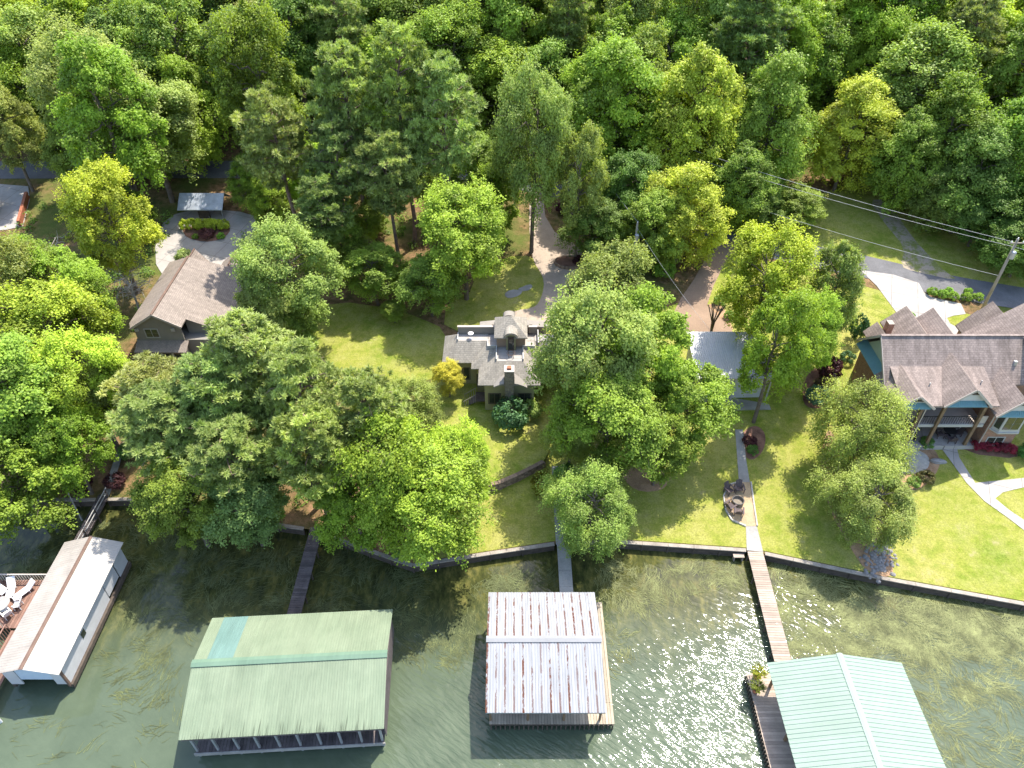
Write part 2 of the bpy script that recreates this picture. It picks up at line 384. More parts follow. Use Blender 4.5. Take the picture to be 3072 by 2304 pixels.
def pip(poly, X, Y):
    ins = np.zeros(X.shape, bool); n = len(poly)
    for i in range(n):
        x1, y1 = poly[i][:2]; x2, y2 = poly[(i + 1) % n][:2]
        c = ((y1 > Y) != (y2 > Y)); ins ^= c & (X < (x2 - x1) * (Y - y1) / (y2 - y1 + 1e-12) + x1)
    return ins
import bmesh
def smooth_poly(pts, k=2):
    for _ in range(k):
        q = []
        for i in range(len(pts)):
            a, b = Vector(pts[i][:2]), Vector(pts[(i + 1) % len(pts)][:2]); q += [a * .75 + b * .25, a * .25 + b * .75]
        pts = q
    return pts
def drape(name, mat, poly, up, step=1.2, k=0, label=None, zfn=None):
    """a sheet following the ground: the plan polygon cut into a grid, every vertex set on the terrain"""
    poly = smooth_poly(poly, k) if k else poly
    bm = bmesh.new(); vs = [bm.verts.new((p[0], p[1], 0)) for p in poly]; bm.faces.new(vs)
    xs_ = [p[0] for p in poly]; ys_ = [p[1] for p in poly]
    for ax, lo, hi in ((0, min(xs_), max(xs_)), (1, min(ys_), max(ys_))):
        c = lo + step * .37
        while c < hi:
            no = [0, 0, 0]; no[ax] = 1; co = [0, 0, 0]; co[ax] = c
            bmesh.ops.bisect_plane(bm, geom=bm.verts[:] + bm.edges[:] + bm.faces[:], plane_co=co, plane_no=no, dist=1e-5); c += step
    for v in bm.verts: v.co.z = (zfn(v.co.x, v.co.y) if zfn else ground(v.co.x, v.co.y)) + up
    bmesh.ops.recalc_face_normals(bm, faces=bm.faces[:])
    me = bpy.data.meshes.new(name); bm.to_mesh(me); bm.free(); me.materials.append(MAT[mat])
    if sum(p.normal.z for p in me.polygons) < 0: me.flip_normals()
    me.polygons.foreach_set('use_smooth', [True] * len(me.polygons))
    o = bpy.data.objects.new(name, me); COL.objects.link(o); return tag(o, label, kind='structure')
def px(*pts): return [tuple(G(x, y)[:2]) for x, y in pts]
def ribbon(pts, wd):
    L, Rr = [], []
    for i, p in enumerate(pts):
        a = Vector(pts[max(0, i - 1)][:2]); b = Vector(pts[min(len(pts) - 1, i + 1)][:2]); d = (b - a).normalized(); n = Vector((-d.y, d.x)) * wd / 2
        q = Vector(p[:2]); L.append(q + n); Rr.append(q - n)
    return L + Rr[::-1]

# lawns
shl = [(x, float(shore(x)) + .25) for x in (75, 60, 50, 40.4, 35, 30, 25, 21.1, 19.8, 14, 8.9, 3.7, 1, -1.85, -5, -8.2)]
drape('lawn', 'lawn', shl + [(-9.5, 42), (-9, 50), (-8, 60), (-3, 63), (6, 66), (12, 66), (20, 70), (25, 78), (32, 76.5), (45, 69.5), (60, 62), (75, 55)], .03, 1.6)
drape('lawn', 'lawn', px((930, 1180), (1330, 1160), (1360, 1000), (1200, 930), (1000, 900), (930, 960)), .03, 1.4, 1)
drape('lawn', 'lawn', px((1480, 930), (1640, 940), (1650, 860), (1640, 790), (1560, 760), (1440, 800), (1400, 900)), .03, 1.4, 1)
drape('roadside_grass', 'lawn', px((2179, 680), (2291, 712), (2436, 745), (2562, 770), (2727, 805), (2921, 850), (3200, 895), (3200, 730), (3072, 690), (2900, 660), (2700, 580), (2560, 540), (2400, 610), (2300, 640)), .03, 1.6)
drape('terrace_lawn', 'lawn', px((1330, 1500), (1496, 1467), (1549, 1443), (1599, 1417), (1629, 1400), (1660, 1340), (1600, 1270), (1400, 1270), (1310, 1360)), .05, 1.5, 0,
      zfn=lambda x, y: max(ground(x, y), 2.15 if y < 52 else 2.3))
drape('lawn', 'lawn', px((1330, 1000), (1500, 975), (1530, 930), (1430, 870), (1340, 900)), .035, 1.4, 1)
# road and drives
ROAD = [(-110, 99), (-90, 98.5), (-72, 98), (-50, 98), (-30, 98), (-10, 96.5), (0, 94.5), (8, 91.8), (17, 87.8)] + px((2179, 711), (2291, 738), (2436, 770), (2562, 793), (2727, 832), (2824, 855), (2921, 873), (3072, 897)) + [(70, 60), (90, 50), (120, 38)]
drape('road', 'asphalt', ribbon(ROAD, 4.2), .045, 1.5)
drape('driveway', 'concrete', px((2581, 812), (2600, 830), (2630, 859), (2669, 912), (2703, 958), (2740, 1030), (2860, 1040), (2892, 994), (2850, 972), (2840, 955), (2860, 948), (2897, 943), (2882, 912), (2795, 893), (2771, 878), (2756, 850), (2680, 825)), .065, 1.2, 0, 'white concrete driveway of the brick house')
drape('driveway', 'brown_drive', px((2257, 728), (2223, 747), (2184, 771), (2140, 859), (2121, 917), (2194, 985), (2200, 1010), (2040, 1010), (2000, 975), (2015, 951), (2044, 893), (2082, 839), (2116, 776), (2170, 722)), .06, 1.2, 0, 'brown aggregate driveway in the middle')
drape('driveway', 'tan_drive', px((1590, 560), (1587, 682), (1593, 733), (1599, 784), (1628, 828), (1633, 863), (1618, 910), (1596, 926), (1552, 931), (1515, 950), (1520, 985), (1660, 990), (1750, 930), (1800, 860), (1800, 796), (1735, 739), (1640, 682), (1625, 560)), .06, 1.2, 1, 'tan driveway of the centre house')
drape('driveway', 'concrete', px((470, 820), (465, 720), (500, 650), (600, 625), (760, 640), (800, 680), (790, 760), (720, 830), (560, 870)), .06, 1.2, 1, 'concrete driveway of the left house')
drape('driveway', 'concrete', px((-60, 548), (85, 560), (90, 600), (70, 680), (20, 690), (-80, 700)), .06, 1.2, 0, 'pale concrete pad at the left edge')
drape('gravel_track', 'gravel', px((2650, 600), (2690, 640), (2720, 690), (2760, 740), (2830, 812), (2880, 845), (2740, 815), (2700, 800), (2715, 745), (2670, 690), (2630, 640), (2610, 600)), .05, 1.4, 1)
# paths
drape('path', 'concrete', px((2780, 1290), (2797, 1311), (2844, 1374), (2899, 1450), (2953, 1505), (3025, 1556), (3120, 1630), (3120, 1600), (3072, 1562), (3025, 1530), (2985, 1497), (3008, 1478), (3072, 1463), (3140, 1455), (3140, 1425), (3072, 1435), (2925, 1450), (2877, 1374), (2865, 1328), (2870, 1290)), .07, 1.0, 0, 'white curving concrete path beside the brick house')
drape('path', 'old_concrete', px((2205, 1290), (2208, 1330), (2217, 1453), (2250, 1453), (2238, 1380), (2233, 1327), (2228, 1290)), .06, 1.0)
drape('path', 'old_concrete', px((2237, 1574), (2240, 1652), (2289, 1657), (2269, 1574)), .06, 1.)
drape('path', 'old_concrete', px((1668, 1635), (1660, 1500), (1655, 1400), (1690, 1400), (1698, 1500), (1710, 1635)), .06, 1.)
drape('path', 'old_concrete', px((305, 1490), (330, 1420), (352, 1350), (372, 1350), (352, 1420), (328, 1490)), .06, 1.)
drape('fire_pit_patio', 'pit_sand', px((2216, 1448), (2252, 1448), (2262, 1520), (2270, 1580), (2237, 1580), (2195, 1562), (2177, 1533), (2170, 1489), (2190, 1455)), .075, .8, 0)
# beds
drape('mulch_bed', 'straw', px((2470, 1300), (2500, 1290), (2530, 1400), (2590, 1500), (2660, 1620), (2690, 1740), (2600, 1718), (2560, 1660), (2500, 1560), (2460, 1440)), .05, 1., 2)
drape('mulch_bed', 'mulch', px((2420, 1110), (2500, 1090), (2510, 1180), (2470, 1230), (2400, 1220)), .05, 1., 2)
drape('mulch_bed', 'straw', px((2730, 1290), (2830, 1370), (2800, 1440), (2740, 1480), (2690, 1460), (2690, 1350)), .05, 1., 2)
drape('gravel_patio', 'sand', px((2690, 1360), (2740, 1345), (2790, 1370), (2785, 1410), (2740, 1425), (2690, 1420)), .08, .8, 2)
drape('mulch_bed', 'mulch', px((2205, 1320), (2260, 1270), (2300, 1300), (2290, 1360), (2245, 1390)), .055, 1., 2)
drape('mulch_bed', 'straw', px((2121, 915), (2165, 910), (2200, 990), (2190, 985)), .07, 1., 0)
drape('mulch_bed', 'straw', px((1850, 1400), (1990, 1400), (2010, 1470), (1900, 1480)), .05, 1., 2)
drape('mulch_bed', 'mulch', px((2880, 1310), (3060, 1330), (3072, 1380), (2890, 1360)), .05, 1., 1)
drape('straw_bed', 'straw', px((940, 1480), (1060, 1300), (1250, 1400), (1330, 1500), (1300, 1580), (1180, 1620), (1000, 1600)), .05, 1.4, 1)
for pts in (((1511, 885), (1530, 870), (1570, 872), (1560, 888), (1525, 898)), ((1545, 872), (1590, 852), (1600, 862), (1580, 876))):
    o = drape('paving_slab', 'old_concrete', px(*pts), .08, 1.5, 1)

# ------------------------------------------------------------------ seawall (timber, capped), in runs between the walkways
def seawall(x0, x1, label, capmat='timber'):
    X = [x0] + [x for x in SHX if x0 < x < x1] + [x1]; P = [(x, float(shore(x))) for x in X]
    r = thing('seawall', (P[0][0], P[0][1], 0), label, 'seawall', 'timber seawalls along the shore')
    for (ax, ay), (bx, by) in zip(P[:-1], P[1:]):
        L = math.hypot(bx - ax, by - ay); n = max(1, round(L / 2.4)); d = Vector((bx - ax, by - ay, 0)) / L; nn = Vector((-d.y, d.x, 0))
        for i in range(n):
            a = Vector((ax, ay, 0)) + d * (L * i / n + .012); b = Vector((ax, ay, 0)) + d * (L * (i + 1) / n - .012)
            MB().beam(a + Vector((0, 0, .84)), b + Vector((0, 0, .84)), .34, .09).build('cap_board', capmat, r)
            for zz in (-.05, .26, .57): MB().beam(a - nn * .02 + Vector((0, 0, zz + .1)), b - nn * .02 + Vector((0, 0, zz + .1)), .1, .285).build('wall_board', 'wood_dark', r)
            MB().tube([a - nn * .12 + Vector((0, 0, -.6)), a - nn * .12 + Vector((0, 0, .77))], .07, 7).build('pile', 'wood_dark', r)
    return r
seawall(-60, -37.4, 'timber seawall in the shade at far left of the white boathouse walkway')
seawall(-36.3, -18, 'timber seawall under the pines, right of the railed walkway')
seawall(-16.2, 3.6, 'dark timber seawall rising to the grey concrete walkway from the left')
seawall(4.95, 19.7, 'straight timber seawall between the grey walkway and the long plank dock')
seawall(21.2, 80, 'long slanting timber seawall below the right hand lawn')

def planks(parent, a, b, wd, z, mat, pw=.15, gap=.018, th=.045, name='plank', across=True):
    """single boards laid across the line a-b, all sharing one mesh"""
    a, b = Vector((*a, z)), Vector((*b, z)); L = (b - a).length; d = (b - a) / L; n = int(L / (pw + gap)); ang = math.atan2(d.y, d.x)
    me = MB().box(-pw / 2, pw / 2, -wd / 2, wd / 2, -th, 0).build(name, mat, parent, local=True)
    off = Vector((0, 0, 0)); q = parent
    while q: off += q.location; q = q.parent
    for i in range(n):
        o = me if i == 0 else inst(me, parent)
        p = a + d * ((i + .5) * L / n) - off
        o.location = p + Vector((random.uniform(-.004, .004), 0, random.uniform(-.006, .006))); o.rotation_euler = (0, 0, ang + random.uniform(-.008, .008))
def walkway(name, a, b, wd, z, mat, label, railing=False):
    r = thing(name, (a[0], a[1], 0), label, 'dock', 'walkways from the shore to the boathouses')
    planks(r, a, b, wd, z, mat, .19, .02)
    A, B = Vector((*a, 0)), Vector((*b, 0)); d = (B - A).normalized(); n = Vector((-d.y, d.x, 0)); L = (B - A).length
    for s_ in (-1, 1):
        MB().beam(A + n * s_ * (wd / 2 - .1) + Vector((0, 0, z - .16)), B + n * s_ * (wd / 2 - .1) + Vector((0, 0, z - .16)), .08, .2).build('stringer', 'wood_dark', r)
        for i in range(int(L / 2.2) + 1):
            q = A + d * min(L - .1, .3 + i * 2.2) + n * s_ * (wd / 2 - .02)
            MB().tube([q + Vector((0, 0, -1.2)), q + Vector((0, 0, z + (.9 if railing and s_ > 0 else -.06)))], .075, 7).build('pile', 'wood_dark', r)
    if railing:
        for zz in (.5, .92): MB().beam(A + n * (wd / 2) + Vector((0, 0, z + zz)), B + n * (wd / 2) + Vector((0, 0, z + zz)), .06, .06).build('rail', 'white', r)
    return r
walkway('walkway', (20.42, 37.35), (20.03, 27.3), 1.28, .9, 'dock', 'long pale plank dock running to the mint roofed boathouse')
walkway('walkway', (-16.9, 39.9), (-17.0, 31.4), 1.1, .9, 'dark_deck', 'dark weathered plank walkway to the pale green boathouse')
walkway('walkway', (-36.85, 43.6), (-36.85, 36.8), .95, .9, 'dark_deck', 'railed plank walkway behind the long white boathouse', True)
r = thing('walkway', (4.35, 38.4, 0), 'grey concrete walkway to the rusty roofed boathouse', 'dock', 'walkways from the shore to the boathouses')
for i in range(4): pb('concrete_slab', 'old_concrete', r, (3.82, 4.9, 38.45 - (i + 1) * 1.5 + .02, 38.45 - i * 1.5, .72, .9))
for i in range(3):
    for x in (4., 4.7): MB().tube([(x, 37.5 - i * 2, -1), (x, 37.5 - i * 2, .72)], .09, 8).build('pile', 'old_concrete', r)

# ------------------------------------------------------------------ boathouse with rusty galvanised roof
def corr_panel(wd, L, z0, z1, ribs, rh, th=.02):
    """ribbed sheet: x across -wd/2..wd/2, runs from (y=0,z=z0) to (y=L,z=z1)"""
    prof = []
    for i in range(ribs):
        c = -wd / 2 + wd * (i + .5) / ribs; q = wd / ribs
        prof += [(c - q * .5, 0), (c - q * .2, 0), (c - q * .1, rh), (c + q * .1, rh), (c + q * .2, 0)]
    prof.append((wd / 2, 0)); n = len(prof); m = MB(); vs = []
    for y, z in ((0, z0), (L, z1)): vs += [(x, y, z + h) for x, h in prof]
    for y, z in ((0, z0), (L, z1)): vs += [(x, y, z + h - th) for x, h in prof]
    fs = [(i, i + 1, n + i + 1, n + i) for i in range(n - 1)] + [(2 * n + i + 1, 2 * n + i, 3 * n + i, 3 * n + i + 1) for i in range(n - 1)]
    fs += [(i + 1, i, 2 * n + i, 2 * n + i + 1) for i in range(n - 1)] + [(n + i, n + i + 1, 3 * n + i + 1, 3 * n + i) for i in range(n - 1)]
    return m.add(vs, fs)
r = thing('boathouse', (2.2, 27.2, 0), 'open boathouse with white corrugated roof streaked with rust, on tan deck', 'boathouse')
N = 13; wp = 8.05 / N
fr = corr_panel(wp - .004, 4.75, 3.4, 4.42, 3, .035).build('roof_panel', 'rust', r, local=True)
bk = corr_panel(wp - .004, 4.45, 4.42, 3.4, 3, .035).build('roof_panel', 'rust', r, local=True)
for i in range(N):
    x = -1.78 + wp * (i + .5) - 2.2
    for src, y in ((fr, 22.55 - 27.2), (bk, 27.32 - 27.2)):
        o = src if i == 0 else inst(src, r); o.location = (x, y, random.uniform(0, .012)); 
        # the sheet's own origin sits on its lap edge
for me in (fr.data, bk.data):
    for v in me.vertices: v.co.x += wp / 2 - .03
for o in r.children: o.location.x -= wp / 2 - .03
m = MB(); m.slab([(-1.82, 27.06, 4.46), (6.32, 27.06, 4.46), (6.32, 27.31, 4.53), (-1.82, 27.31, 4.53)], .03); m.slab([(-1.82, 27.31, 4.53), (6.32, 27.31, 4.53), (6.32, 27.56, 4.46), (-1.82, 27.56, 4.46)], .03)
m.build('ridge_cap', 'ridge_grey', r)
pb('fascia', 'grey_metal', r, (-1.75, 6.25, 22.6, 22.66, 3.18, 3.38)); pb('fascia', 'grey_metal', r, (-1.75, 6.25, 31.66, 31.72, 3.18, 3.38))
for x in (-1.5, 1.1, 3.6, 6.1):
    for y in (23.3, 27.3, 31.3):
        MB().tube([(x, y, -1.5), (x, y, 3.38 if y != 27.3 else 4.35)], .09, 8).build('post', 'post_wood', r)
for y in (23.3, 31.3): pb('roof_beam', 'post_wood', r, (-1.6, 6.2, y - .07, y + .07, 3.2, 3.36))
def deck_y(parent, x0, x1, y0, y1, z, mat, pw=.16):
    n = int((x1 - x0) / pw); me = MB().box(-pw / 2 + .009, pw / 2 - .009, y0, y1, z - .04, z).build('plank', mat, parent)
    for i in range(n):
        o = me if i == 0 else inst(me, parent); o.location = (x0 + (i + .5) * (x1 - x0) / n, 0, random.uniform(-.005, .005))
deck_y(r, -1.58, 7.12, 23.0, 24.5, .75, 'deck', .2)
deck_y(r, 5.9, 7.12, 24.52, 32.6, .75, 'deck', .2)
deck_y(r, -1.58, -.5, 24.52, 32.4, .75, 'deck', .2)
deck_y(r, -.48, 5.88, 31.0, 33.0, .75, 'deck', .2)
pb('deck_frame', 'wood_dark', r, (-1.5, 7.05, 23.06, 23.2, .35, .7), (6.9, 7.04, 23.2, 32.5, .35, .7), (-1.5, -1.36, 23.2, 32.3, .35, .7), (-1.5, 7.0, 32.2, 32.34, .35, .7))
for i in range(27): MB().tube([(-1.45 + i * .325, 22.97, -.6), (-1.45 + i * .325, 22.97, .68)], .055, 6).build('pile', 'wood_dark', r)
# red kayak lying on the deck under the eave
o = MB()
prof = [(0, .02), (.25, .14), (.8, .27), (1.6, .33), (2.4, .25), (2.9, .12), (3.1, .02)]
for k in range(len(prof) - 1):
    pass
ring = []
for y, h in prof: ring += [(0 + h * math.cos(a) * 1.0, y, .2 + h * .62 * math.sin(a)) for a in np.linspace(0, 2 * math.pi, 10, endpoint=False)]
o.add(ring, [(i * 10 + k, i * 10 + (k + 1) % 10, (i + 1) * 10 + (k + 1) % 10, (i + 1) * 10 + k) for i in range(len(prof) - 1) for k in range(10)])
kay = thing('kayak', (.0, 22.7, .78), 'red kayak with its bow poking out below the rusty roof', 'kayak', rz=R(-90))
kay.location = (-1.2, 24.05, .78)
hull = o.build('hull', 'red', kay, local=True, smooth=True); MB().lathe((0, 1.5, .38), [(.2, 0), (.22, .05), (.17, .06)], 14).build('cockpit', 'black', kay, local=True)

# ------------------------------------------------------------------ boathouse with pale green roof
r = thing('boathouse', (-15.25, 25.6, 0), 'wide boathouse with faded pale green roof and a bluish patch', 'boathouse', rz=R(3.2))
N = 15; wd = 13.25; wp = wd / N
fr = corr_panel(wp - .004, 4.55, 3.4, 4.6, 5, .018).build('roof_panel', 'green_sheet', r, local=True)
bk = corr_panel(wp - .004, 4.2, 4.6, 3.4, 5, .018).build('roof_panel', 'green_sheet', r, local=True)
for me in (fr.data,):
    for v in me.vertices: v.co.y -= 4.62
for v in bk.data.vertices: v.co.y += .02
for i in range(N):
    for src in (fr, bk):
        o = src if i == 0 else inst(src, r); o.location = (-wd / 2 + wp * (i + .5), .15, random.uniform(0, .008))
        g = random.uniform(.96, 1.04); o.color = (g, g, g, 1)
        if src is bk and i in (1, 2): o.color = (.68, .93, 1.25, 1)
m = MB(); m.slab([(-6.66, -.13, 4.63), (6.66, -.13, 4.63), (6.66, .15, 4.72), (-6.66, .15, 4.72)], .03); m.slab([(-6.66, .15, 4.72), (6.66, .15, 4.72), (6.66, .43, 4.63), (-6.66, .43, 4.63)], .03)
m.build('ridge_cap', 'green_sheet', r, local=True).color = (.7, .9, .95, 1)
m = MB(); m.box(-6.5, 6.5, -4.44, -4.38, 3.16, 3.36); m.build('fascia', 'dark_deck', r, local=True)
for i in range(10):
    x = -6.2 + i * 12.4 / 9
    MB().box(x - .07, x + .07, -4.12, -3.98, -1.2, 3.4).build('post', 'grey_metal', r, local=True)
    if i in (0, 3, 6, 9):
        for y in (0, 4.0): MB().box(x - .07, x + .07, y - .07, y + .07, -1.2, 4.45 if y == 0 else 3.36).build('post', 'grey_metal', r, local=True)
for y in (-4.05, 4.0): MB().box(-6.4, 6.4, y - .08, y + .08, 3.18, 3.34).build('roof_beam', 'dark_deck', r, local=True)
def deck_local(parent, x0, x1, y0, y1, z, mat, pw=.2):
    n = int((x1 - x0) / pw); me = MB().box(-pw / 2 + .01, pw / 2 - .01, y0, y1, z - .04, z).build('plank', mat, parent, local=True)
    for i in range(n):
        o = me if i == 0 else inst(me, parent); o.location = (x0 + (i + .5) * (x1 - x0) / n, 0, random.uniform(-.005, .005))
deck_local(r, -6.35, 6.35, -4.2, -2.9, .75, 'dark_deck', .22)
deck_local(r, -3.9, -.3, 3.9, 5.9, .75, 'red_deck', .2)
for x in (-6.3, -.6, 5.1): deck_local(r, x, x + 1.2, -2.88, 4.4, .74, 'dark_deck', .2)
MB().box(-6.4, 6.4, -4.28, -4.21, .45, .78).build('deck_edge', 'old_concrete', r, local=True)
MB().box(6.45, 6.5, -3.9, 4, 1.0, 3.2).build('side_wall', 'dark_deck', r, local=True)

# ------------------------------------------------------------------ boathouse with mint ribbed roof
r = thing('boathouse', (22.7, 18, 0), 'boathouse with bright mint green ribbed roof at lower right', 'boathouse')
Lr = 16.2; N = 18; wp = Lr / N
lf = corr_panel(wp - .003, 4.72, 3.2, 4.42, 3, .035).build('roof_panel', 'mint', r, local=True)
rt = corr_panel(wp - .003, 4.72, 4.42, 3.2, 3, .035).build('roof_panel', 'mint', r, local=True)
for src, x0 in ((lf, -4.74), (rt, .02)):
    for v in src.data.vertices: v.co.x, v.co.y = v.co.y + x0, -v.co.x
    src.data.update()
for i in range(N):
    for src in (lf, rt):
        o = src if i == 0 else inst(src, r); o.location = (0, 8.2 - wp * (i + .5), random.uniform(0, .006))
m = MB(); m.slab([(22.5, 26.25, 4.43), (22.5, 9.9, 4.43), (22.7, 9.9, 4.5), (22.7, 26.25, 4.5)], .03); m.slab([(22.7, 26.25, 4.5), (22.7, 9.9, 4.5), (22.92, 9.9, 4.43), (22.92, 26.25, 4.43)], .03)
m.build('ridge_cap', 'mint_cap', r)
m = MB()
m.slab([(18.2, 26.05, 3.15), (27.2, 26.05, 3.15), (22.7, 26.05, 4.32)][::-1], 0, (0, -.06, 0)); m.build('gable_wall', 'mint', r)
for x in (18.6, 26.8):
    for y in np.arange(10.5, 26, 3.8): MB().box(x - .08, x + .08, y - .08, y + .08, -1.4, 3.2).build('post', 'post_wood', r)
for x in (18.6, 26.8): pb('roof_beam', 'post_wood', r, (x - .09, x + .09, 10, 25.9, 2.98, 3.14))
me = MB().box(17.15, 19.0, -.1, .1, .71, .75).build('plank', 'dock', r); n = 78
for i in range(n): o = me if i == 0 else inst(me, r); o.location = (0, 26.6 - 18 - i * .212 + 18, random.uniform(-.005, .005))
for i in range(5):
    pass
for i in range(62): MB().tube([(17.1, 26.5 - i * .26, -.6), (17.1, 26.5 - i * .26, .7)], .06, 6).build('pile', 'wood_dark', r)
pb('deck_frame', 'wood_dark', r, (17.2, 18.9, 10, 26.55, .4, .69), (19.02, 27.2, 25.2, 26.5, .5, .74))

# ------------------------------------------------------------------ long white boathouse with party deck
r = thing('boathouse', (-34, 31, 0), 'long white boathouse with brown ridge strip and white walls', 'boathouse')
N = 13; y0, y1 = 25.4, 36.72; wp = (y1 - y0) / N
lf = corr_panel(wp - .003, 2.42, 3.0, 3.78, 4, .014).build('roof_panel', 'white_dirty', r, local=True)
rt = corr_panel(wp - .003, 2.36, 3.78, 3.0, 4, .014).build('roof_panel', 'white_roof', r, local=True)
for src, x0 in ((lf, -2.44), (rt, .0)):
    for v in src.data.vertices: v.co.x, v.co.y = v.co.y + x0, -v.co.x
    src.data.update()
for i in range(N):
    for src in (lf, rt):
        o = src if i == 0 else inst(src, r); o.location = (0, y1 - 31 - wp * (i + .5), random.uniform(0, .006))
m = MB(); m.slab([(-34.14, y1 + .03, 3.8), (-34.14, y0 - .03, 3.8), (-34.0, y0 - .03, 3.84), (-34.0, y1 + .03, 3.84)], .03); m.slab([(-34, y1 + .03, 3.84), (-34, y0 - .03, 3.84), (-33.86, y0 - .03, 3.8), (-33.86, y1 + .03, 3.8)], .03)
m.build('ridge_cap', 'ridge_brown', r)
def wallseg(x0, x1, ya, yb, za, zb, mat='white_wall', nm='wall_panel'): return pb(nm, mat, r, (x0, x1, ya, yb, za, zb))
for ya, yb in ((35.0, 36.5), (33.0, 34.85), (26.0, 32.9)): wallseg(-32.06, -31.98, ya, yb, .7 if ya < 33 or ya > 34 else .95, 3.0)
pb('window', 'glass', r, (-31.97, -31.95, 28.9, 29.4, 1.7, 2.3)); pb('corner_post', 'ridge_brown', r, (-32.1, -31.94, 25.82, 25.98, .5, 3.0))
wallseg(-36.2, -36.12, 26.0, 36.5, .7, 3.0)
MB().slab([(-36.2, 36.5, .7), (-36.2, 36.5, 3.0), (-34, 36.5, 3.72), (-32, 36.5, 3.0), (-32, 36.5, .7)], 0, (0, -.08, 0)).build('gable_wall', 'white_wall', r)
MB().slab([(-36.2, 25.9, .7), (-35.3, 25.9, .7), (-35.3, 25.9, 3.26), (-36.2, 25.9, 2.98)], 0, (0, .08, 0)).build('gable_wall', 'white_wall', r)
MB().slab([(-32.9, 25.9, .7), (-32.0, 25.9, .7), (-32.0, 25.9, 2.98), (-32.9, 25.9, 3.3)], 0, (0, .08, 0)).build('gable_wall', 'white_wall', r)
MB().slab([(-35.28, 25.95, 1.3), (-32.92, 25.95, 1.3), (-32.92, 25.95, 3.3), (-34, 25.95, 3.68), (-35.28, 25.95, 3.27)], 0, (0, .06, 0)).build('door', 'tarp', r)
for s_ in (-1, 1): pb('deck_frame', 'wood_dark', r, (-34 + s_ * 2.1 - .12, -34 + s_ * 2.1 + .12, 25.9, 36.5, .3, .68))
pb('deck_frame', 'wood_dark', r, (-35.9, -32.1, 36.1, 36.5, .3, .68))
for i in range(36): MB().tube([(-31.95, 26 + i * .3, -.6), (-31.95, 26 + i * .3, .66)], .055, 6).build('pile', 'wood_dark', r)
# deck
d = thing('deck', (-39, 32.3, 0), 'redwood deck with railings beside the long white boathouse', 'deck')
deck_y(d, -42.6, -37.0, 30.2, 34.5, 1.0, 'red_deck', .2)
deck_y(d, -38.4, -36.9, 23.4, 30.15, .8, 'red_deck', .2)
for x in (-42.4, -39.8, -37.2):
    for y in (30.4, 34.3): MB().tube([(x, y, -1), (x, y, .96)], .09, 7).build('pile', 'wood_dark', d)
for y in (23.8, 27): 
    for x in (-38.2, -37): MB().tube([(x, y, -1), (x, y, .76)], .09, 7).build('pile', 'wood_dark', d)
def rail(a, b, z, mat='cream'):
    a, b = Vector((*a, z)), Vector((*b, z)); L = (b - a).length
    MB().beam(a + Vector((0, 0, .9)), b + Vector((0, 0, .9)), .1, .05).build('handrail', mat, d)
    n = int(L / .22)
    for i in range(n + 1):
        q = a + (b - a) * i / n; MB().box(q.x - .025, q.x + .025, q.y - .025, q.y + .025, z, z + .88).build('baluster', mat, d)
rail((-42.5, 34.4), (-37.1, 34.4), 1.0); rail((-37.05, 34.3), (-37.05, 30.9), 1.0, 'red_deck'); rail((-42.5, 30.3), (-39, 30.3), 1.0, 'cream'); rail((-38.4, 30.1), (-38.4, 23.5), .8, 'red_deck')
def plastic_chair():
    c = thing('deck_chair', (0, 0, 0), '', 'chair', 'white chairs on the redwood deck')
    MB().box(-.27, .27, -.26, .26, .38, .43).build('seat', 'plastic', c, local=True)
    MB().slab([(-.27, .24, .42), (.27, .24, .42), (.27, .42, .95), (-.27, .42, .95)], 0, (0, .05, .0)).build('backrest', 'plastic', c, local=True)
    for s_ in (-1, 1):
        MB().box(s_ * .29 - .035, s_ * .29 + .035, -.26, .3, .6, .64).build('armrest', 'plastic', c, local=True)
        for y in (-.22, .22): MB().box(s_ * .27 - .03, s_ * .27 + .03, y - .03, y + .03, 0, .62).build('leg', 'plastic', c, local=True)
    return c
pc = plastic_chair()
CH = [(-41.0, 31.55, 1.2, 'white chair left of the round table on the redwood deck'), (-39.9, 30.85, 3.0, 'white chair in front of the round table on the redwood deck'),
      (-39.0, 31.2, -2.2, 'white chair at lower right of the round deck table'), (-38.6, 32.0, -1.4, 'white chair right of the round table by the deck railing'), (-40.9, 32.5, .6, 'white chair at upper left of the round deck table')]
for i, (x, y, a, l) in enumerate(CH):
    c = pc if i == 0 else dup(pc, (0, 0, 0))
    c.location = (x, y, 1.0); c.rotation_euler = (0, 0, a); c['label'] = l
t = thing('round_table', (-39.75, 31.85, 1.0), 'round glass topped table among white chairs on the deck', 'table')
MB().lathe((0, 0, .68), [(.68, 0), (.7, .02), (.68, .04)], 24).build('tabletop', 'old_concrete', t, local=True); MB().tube([(0, 0, .05), (0, 0, .68)], .05, 10).build('pedestal', 'plastic', t, local=True); MB().lathe((0, 0, 0), [(.3, 0), (.28, .05)], 14).build('base', 'plastic', t, local=True)
def lounger(x, y, a, l):
    c = thing('sun_lounger', (x, y, 1.0), l, 'lounger', 'white loungers on the redwood deck', a)
    MB().box(-.3, .3, -.95, .25, .27, .34).build('seat', 'plastic', c, local=True)
    MB().slab([(-.3, .27, .34), (.3, .27, .34), (.3, .85, .75), (-.3, .85, .75)], 0, (0, .04, -.06)).build('backrest', 'plastic', c, local=True)
    for sx in (-.25, .25):
        for sy in (-.8, .2): MB().box(sx - .03, sx + .03, sy - .03, sy + .03, 0, .27).build('leg', 'plastic', c, local=True)
lounger(-39.9, 33.5, R(20), 'white lounger nearest the back railing of the deck'); lounger(-38.7, 33.3, R(-35), 'white lounger in the right back corner of the deck'); lounger(-41.0, 33.6, R(60), 'white lounger left of the others near the back railing')
